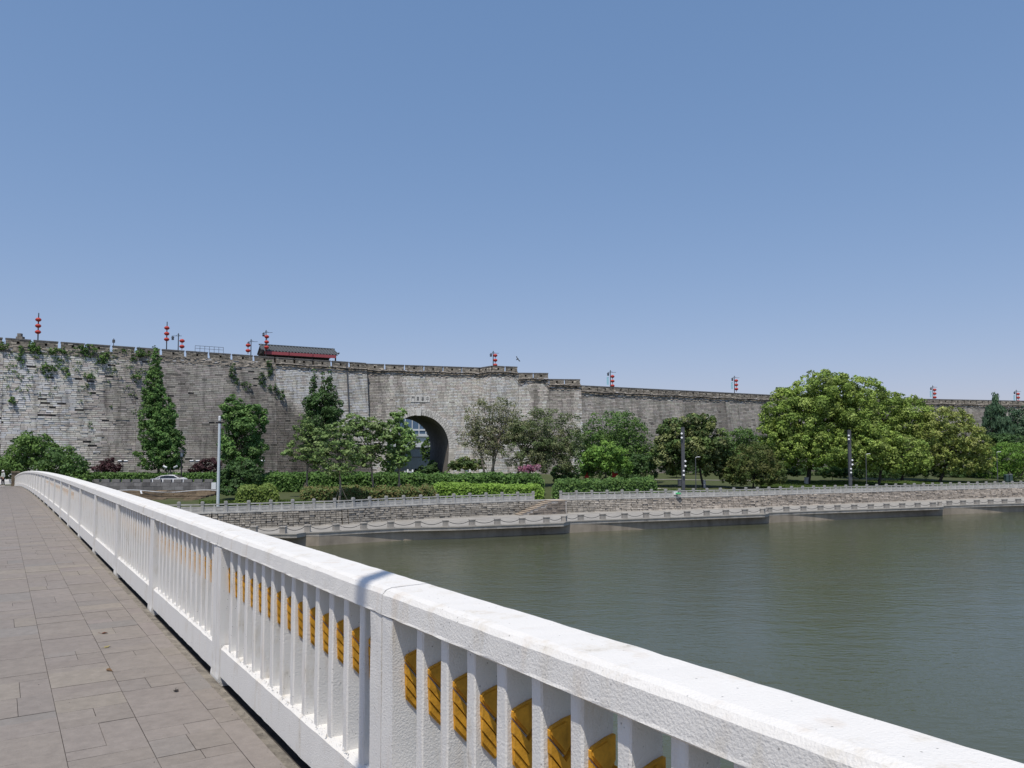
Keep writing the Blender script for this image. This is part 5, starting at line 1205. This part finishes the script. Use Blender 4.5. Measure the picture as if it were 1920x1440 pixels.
while x < Lp+.25: mb.tube([(x, -.34, zz+.16), (x, hw, zz+rdg+.16)], .15, 6); x += .57
mb.build('tiled_roof', M['tile'], pv)
mb = MB(); mb.box((-.5, hw-.14, zz+rdg+.14), (Lp+.5, hw+.14, zz+rdg+.34)); mb.tube([(Lp+.1, hw, zz+rdg+.3), (Lp+.35, 1.2, zz+.85), (Lp+.45, -.2, zz+.36), (Lp+.5, -.55, zz+.5)], .14, 6); mb.tube([(-.1, hw, zz+rdg+.3), (-.35, 1.2, zz+.8), (-.45, -.2, zz+.3), (-.5, -.5, zz+.4)], .14, 6); mb.build('roof_ridge', M['tile'], pv)
for k in range(3):
    mb = MB(); mb.box((Lp*k/3+.06, -.46, zz-.50), (Lp*(k+1)/3-.06, -.31, zz+.04)); mb.build('eaves_beam', M['redwood'], pv)
for k in range(4):
    for yy in (.05, 2*hw-.1): mb = MB(); mb.tube([(Lp*k/3, yy, -.0), (Lp*k/3, yy, zz-.01)], .14, 8); mb.build('column', M['barkdark'], pv)
mb = MB(); mb.face([(-.1, 0, zz), (-.1, 2*hw, zz), (-.1, hw, zz+rdg)]); mb.face([(Lp+.1, 0, zz), (Lp+.1, 2*hw, zz), (Lp+.1, hw, zz+rdg)]); mb.box((0, 2*hw-.4, 0), (Lp, 2*hw-.3, zz)); mb.build('gable_wall', M['barkdark'], pv)

# ------------------------------------------------------------ vehicles, people and small things
def car(name, loc, rz, label, sc=1.0):
    r_ = empty(name, loc, rz, label=label, cat='car', group='parked white cars'); r_.scale = (sc,)*3
    prof = [(-2.2, .35), (-2.25, .75), (-2.1, .98), (-1.55, 1.06), (-.75, 1.42), (.0, 1.50), (.9, 1.46), (1.6, 1.12), (2.1, 1.0), (2.25, .7), (2.22, .35)]
    mb = MB(); n = len(prof); V = []
    for (y, ins) in ((-.88, 0), (.88, 0)):
        for (x, z) in prof: iy = y*(1-.18*max(0, (z-1.0)/.5)); V.append((x, iy, z))
    Fc = [tuple(range(n-1, -1, -1)), tuple(range(n, 2*n))]+[(k, (k+1) % n, n+(k+1) % n, n+k) for k in range(n)]
    mb.poly(V, Fc); mb.build('body', M['carwhite'], r_)
    for sg in (-1, 1):
        mb = MB(); pts = [(-1.35, 1.10), (-.68, 1.36), (.0, 1.43), (.85, 1.39), (1.35, 1.12)]
        f = lambda x, z, e: (x, sg*(.88*(1-.18*max(0, (z-1.0)/.5))+e), z)
        mb.poly([f(x, z, .004) for x, z in pts]+[f(x, z, .02) for x, z in pts], [(0, 1, 2, 3, 4), (9, 8, 7, 6, 5)]+[(k, (k+1) % 5, 5+(k+1) % 5, 5+k) for k in range(5)]); mb.build('side_window', M['glass'], r_)
        mb = MB(); mb.box((-.95, sg*.88 if sg > 0 else -1.08, 1.02), (-.78, 1.08 if sg > 0 else -.88, 1.16)); mb.build('mirror', M['carwhite'], r_)
    mb = MB(); mb.hexa([(-1.58, -.72, 1.075), (-1.58, .72, 1.075), (-.80, .66, 1.42), (-.80, -.66, 1.42), (-1.60, -.72, 1.09), (-1.60, .72, 1.09), (-.82, .66, 1.435), (-.82, -.66, 1.435)]); mb.build('windscreen', M['glass'], r_)
    mb = MB(); mb.hexa([(1.58, -.72, 1.14), (1.58, .72, 1.14), (.95, .66, 1.46), (.95, -.66, 1.46), (1.61, -.72, 1.155), (1.61, .72, 1.155), (.97, .66, 1.475), (.97, -.66, 1.475)]); mb.build('rear_window', M['glass'], r_)
    for x in (-1.4, 1.4):
        for sg in (-1, 1):
            mb = MB(); mb.tube([(x, sg*.72, .33), (x, sg*.92, .33)], .33, 16); w_ = mb.build('wheel', M['rubber'], r_); mb = MB(); mb.tube([(x, sg*.9, .33), (x, sg*.935, .33)], .2, 12); mb.build('rim', M['white_metal'], w_)
    for sg in (-1, 1): mb = MB(); mb.box((-2.27, sg*.7-.16, .68), (-2.15, sg*.7+.16, .84)); mb.build('headlight', M['lamp_white'], r_)
    return r_
car('parked_car', (XY(318, 105), 105, 3.70), math.radians(4), 'white car behind the low crenellated wall, in front of the conical tree')
car('parked_car', (XY(8, 100), 100, W(8, 913, 100).z), math.radians(200), 'white car at the left edge of the photo behind the standing person')
# parked scooters inside the gate
for (x, y, Y, lab) in ((762, 889, 146, 'white scooter parked in the gate passage, left one of two'), (771, 890, 144, 'white scooter parked in the gate passage, right one of two')):
    r_ = empty('scooter', (XY(x, Y), Y, gz(x, Y)), 1.1, label=lab, cat='scooter', group='scooters in the gate')
    mb = MB(); mb.hexa([(-.5, -.14, .35), (.3, -.14, .3), (.3, .14, .3), (-.5, .14, .35), (-.55, -.12, .75), (.1, -.12, .7), (.1, .12, .7), (-.55, .12, .75)]); mb.hexa([(.38, -.2, .3), (.5, -.2, .3), (.5, .2, .3), (.38, .2, .3), (.5, -.14, 1.0), (.6, -.14, 1.0), (.6, .14, 1.0), (.5, .14, 1.0)]); mb.box((.1, -.12, .28), (.42, .12, .36)); mb.build('body', M['carwhite'], r_)
    for x_ in (-.5, .62): mb = MB(); mb.tube([(x_, -.06, .24), (x_, .06, .24)], .24, 12); mb.build('wheel', M['rubber'], r_)
    mb = MB(); mb.tube([(.5, -.32, 1.05), (.5, .32, 1.05)], .025, 6); mb.tube([(.5, .25, 1.05), (.48, .3, 1.3)], .012, 4); mb.build('handlebar', M['dark_metal'], r_)
# city seen through the gate
r_ = empty('glass_building', (XY(760, 330), 330, 4.1), label='blue glass office building with white fins seen through the gate arch', cat='building')
mb = MB(); mb.box((-30, 0, 0), (24, 20, 35)); mb.build('glass_facade', M['bglass'], r_)
for k in range(19): mb = MB(); x_ = -29+2.9*k; mb.box((x_-.18, -.35, 0), (x_+.18, -.01, 35)); mb.build('fin', M['bwhite'], r_)
for k in range(5): mb = MB(); z_ = 8+6*k; mb.box((-30, -.25, z_-.35), (24, -.005, z_+.35)); mb.build('floor_band', M['bwhite'], r_)
r_ = empty('low_building', (XY(790, 240), 240, 4.1), .25, label='low white flat-roofed building behind the grey sheet shed in the gate', cat='building')
mb = MB(); mb.box((-16, 0, 0), (16, 8, 9.2)); mb.build('wall', M['bwhite'], r_); mb = MB(); mb.box((-16.4, -.6, 9.2), (16.4, 8.4, 10.0)); mb.build('roof', M['bwhite'], r_);
a = W(742, 840, 172); bpt = W(812, 846, 196); r_ = empty('sheet_shed', (a.x, a.y, 4.1), math.atan2(bpt.y-a.y, bpt.x-a.x), label='grey corrugated sheet fence seen through the gate arch', cat='fence'); L = math.hypot(bpt.x-a.x, bpt.y-a.y); h = a.z-4.1
mb = MB(); x = -14
while x < L: mb.box((x, -.05, 0), (x+.42, .05, h)); mb.box((x+.42, .0, 0), (x+.6, .06, h)); x += .6
mb.build('sheets', M['shed'], r_); mb = MB(); mb.box((-14, -.14, h-2.2), (L, -.06, h-1.95)); mb.box((-14, -.2, h), (L, .25, h+.3)); mb.build('rail', M['grey_metal'], r_)
# red boxes, bins, sign, cabinet
def boxy(name, x, y, Y, w_, h_, label, cat, m, extra=None, group=None):
    b = W(x, y, Y); b.z = max(b.z, gz(x, Y)-.02); r_ = empty(name, b, label=label, cat=cat, group=group)
    mb = MB(); mb.box((-w_/2, -.3, 0), (w_/2, .3, h_*.86)); mb.build('box', M[m], r_); mb = MB(); mb.hexa([(-w_/2-.04, -.34, h_*.86), (w_/2+.04, -.34, h_*.86), (w_/2+.04, .34, h_*.86), (-w_/2-.04, .34, h_*.86), (-w_/2*.8, -.2, h_), (w_/2*.8, -.2, h_), (w_/2*.8, .2, h_), (-w_/2*.8, .2, h_)]); mb.build('lid', M[extra or m], r_); return r_
boxy('red_stand', 1153, 895, 108, .75, 1.15, 'red box with white marks under the small round tree', 'stand', 'red'); boxy('red_stand', 1100, 896, 108, .5, .7, 'low red box left of the small round tree', 'stand', 'red')
for (x, y) in ((1148, 881), (1157, 884)): pass
mb = MB(); mb.box((-.25, -.04, -.2), (.25, .04, .2)); o = mb.build('white_notice', M['signw']); o.location = W(1155, 884, 107.4); tag(o, 'tiny white notice above the red box under the small round tree', 'notice')
boxy('rubbish_bin', 1887, 903, 124, .42, 1.15, 'green rubbish bin, the left of two by the round green tree', 'bin', 'bin', group='rubbish bins'); boxy('rubbish_bin', 1894, 903, 124, .5, 1.25, 'grey-green rubbish bin, the right of two by the round green tree', 'bin', 'bin', 'grey_metal', group='rubbish bins')
boxy('stone_cabinet', 1275, 911, 103, .5, .9, 'small grey cabinet beside the nearer dark lighting column', 'cabinet', 'grey_metal')
p = plan(RAILY, 1265); mb = MB(); mb.box((-.28, -.02, -.2), (.28, .02, .2)); o = mb.build('white_sign', M['signw']); nn_ = nrm(plan(RAILY, 1260), plan(RAILY, 1270)); o.location = (p.x+nn_.x*.1, p.y+nn_.y*.1, W(1265, 924.5, p.y).z); o.rotation_euler = (0, 0, math.atan2(nn_.y, nn_.x)+math.pi/2); tag(o, 'small blank white sign fixed to the balustrade near the lighting column', 'sign')
mb = MB(); mb.lathe([(.25, 0), (.36, .08), (.3, .18), (.08, .24)], n=10); o = mb.build('green_cover', M['green']); o.location = GP(1271, 95.3)+Vector((0, 0, .35)); tag(o, 'small bright green cover behind the balustrade near the white sign', 'cover')
for (x, y, Y, w_, lab) in ((905, 886, 119, 1.1, 'white notice board behind the hedge left of the twiggy tree trunks'), (875, 888, 116, .35, 'small white marker just above the hedge right of the arch'), (881, 886, 116, .3, 'second small white marker above the hedge right of the arch')):
    mb = MB(); mb.box((-w_/2, -.04, 0), (w_/2, .04, .5)); mb.tube([(-w_*.3, 0, 0), (-w_*.3, 0, -1.2)], .03, 5); mb.tube([(w_*.3, 0, 0), (w_*.3, 0, -1.2)], .03, 5); o = mb.build('notice_board', M['signw']); o.location = W(x, y, Y); tag(o, lab, 'notice board')
# flying bird
mb = MB(); mb.lathe([(.02, -.2), (.07, -.08), (.08, .05), (.03, .2)], n=8); mb.poly([(0, 0, 0), (.05, .0, .12), (.5, .05, .16), (.45, 0, .02)], [(0, 1, 2, 3)]); mb.poly([(0, 0, 0), (-.05, .0, .12), (-.42, .05, .22), (-.4, 0, .08)], [(3, 2, 1, 0)])
o = mb.build('flying_bird', M['cable']); o.location = W(970, 673.5, 110); o.rotation_euler = (0, .9, 0); tag(o, 'small dark bird flying above the stepped battlements', 'bird')

# person at the far end of the bridge: one skinned body, clothes as children
def skinned(name, verts, edges, radii, m, parent, sub=2):
    me = bpy.data.meshes.new(name); me.from_pydata(verts, edges, []); o = bpy.data.objects.new(name, me); SC.collection.objects.link(o)
    sk = o.modifiers.new('s', 'SKIN'); 
    for i, r in enumerate(radii): me.skin_vertices[0].data[i].radius = (r if isinstance(r, tuple) else (r, r))
    me.skin_vertices[0].data[0].use_root = True
    if sub: sb = o.modifiers.new('d', 'SUBSURF'); sb.levels = sub; sb.render_levels = sub
    dg = bpy.context.evaluated_depsgraph_get(); dg.update(); ne = bpy.data.meshes.new_from_object(o.evaluated_get(dg)); bpy.data.objects.remove(o)
    ne.materials.clear(); ne.materials.append(m); q = bpy.data.objects.new(name, ne); link(q, parent)
    for p_ in ne.polygons: p_.use_smooth = True
    return q
pp = W(5, 911.8, 84.5); per = empty('person', pp, -.4, label='person in a pale jacket, white cap and dark trousers standing at the bridge end', cat='person')
Vb = [(0, 0, .93), (0, 0, 1.1), (0, .01, 1.28), (0, 0, 1.42), (0, -.01, 1.50), (0, -.02, 1.60), (0, -.02, 1.70),
      (-.18, 0, 1.38), (-.23, .02, 1.12), (-.20, -.14, .98), (-.18, -.19, .93), (.18, 0, 1.38), (.24, .01, 1.12), (.22, -.08, .90), (.21, -.11, .83),
      (-.09, 0, .86), (-.11, -.03, .48), (-.11, .02, .09), (-.11, -.12, .04), (.09, 0, .86), (.12, .03, .48), (.14, .07, .09), (.15, -.07, .04)]
Eb = [(0, 1), (1, 2), (2, 3), (3, 4), (4, 5), (5, 6), (3, 7), (7, 8), (8, 9), (9, 10), (3, 11), (11, 12), (12, 13), (13, 14), (0, 15), (15, 16), (16, 17), (17, 18), (0, 19), (19, 20), (20, 21), (21, 22)]
Rb = [(.13, .10), (.12, .09), (.15, .10), (.10, .08), .05, .085, .075, .055, .043, .034, .02, .055, .043, .034, .02, .085, .055, .04, .035, .085, .055, .04, .035]
def fing(i, tip, spread):
    p = Vector(Vb[i]);
    for k in range(5):
        a = len(Vb); dx = (k-2)*.018; Vb.append((p.x+dx, p.y-.05-.008*(2-abs(k-2)), p.z-.035)); Vb.append((p.x+dx*1.2, p.y-.06, p.z-.075+.008*abs(k-2))); Rb.extend([.009, .007]); Eb.extend([(i, a), (a, a+1)])
fing(10, None, None); fing(14, None, None)
body = skinned('body', Vb, Eb, Rb, M['skin'], per)
hd = (0, -.02, 1.60)
mb = MB(); mb.box((-.015, -.125, 1.575), (.015, -.10, 1.61)); mb.box((-.095, -.03, 1.57), (-.085, .0, 1.62)); mb.box((.085, -.03, 1.57), (.095, .0, 1.62)); mb.build('nose_and_ears', M['skin'], per)
skinned('jacket', [(0, 0, .98), (0, 0, 1.12), (0, .01, 1.28), (0, 0, 1.43), (-.18, 0, 1.38), (-.23, .02, 1.12), (-.205, -.12, 1.0), (.18, 0, 1.38), (.24, .01, 1.12), (.225, -.06, .95)], [(0, 1), (1, 2), (2, 3), (3, 4), (4, 5), (5, 6), (3, 7), (7, 8), (8, 9)], [(.16, .12), (.155, .12), (.175, .125), (.12, .10), .075, .06, .05, .075, .06, .05], M['jacket'], per)
skinned('trousers', [(0, 0, .95), (-.09, 0, .86), (-.11, -.03, .48), (-.11, .02, .12), (.09, 0, .86), (.12, .03, .48), (.14, .07, .12)], [(0, 1), (1, 2), (2, 3), (0, 4), (4, 5), (5, 6)], [(.15, .12), .10, .072, .06, .10, .072, .06], M['pants'], per)
for (x, y) in ((-.11, -.05), (.145, 0)): mb = MB(); mb.hexa([(x-.05, y-.14, 0), (x+.05, y-.14, 0), (x+.05, y+.12, 0), (x-.05, y+.12, 0), (x-.045, y-.13, .05), (x+.045, y-.13, .05), (x+.04, y+.1, .10), (x-.04, y+.1, .10)]); mb.build('shoe', M['capw'], per)
mb = MB(); mb.lathe([(.112, 1.63), (.115, 1.66), (.10, 1.72), (.06, 1.76), (.01, 1.775)], (0, -.02, 0), 14); mb.box((-.07, -.20, 1.64), (.07, -.09, 1.655)); mb.build('cap', M['capw'], per, smooth=True)
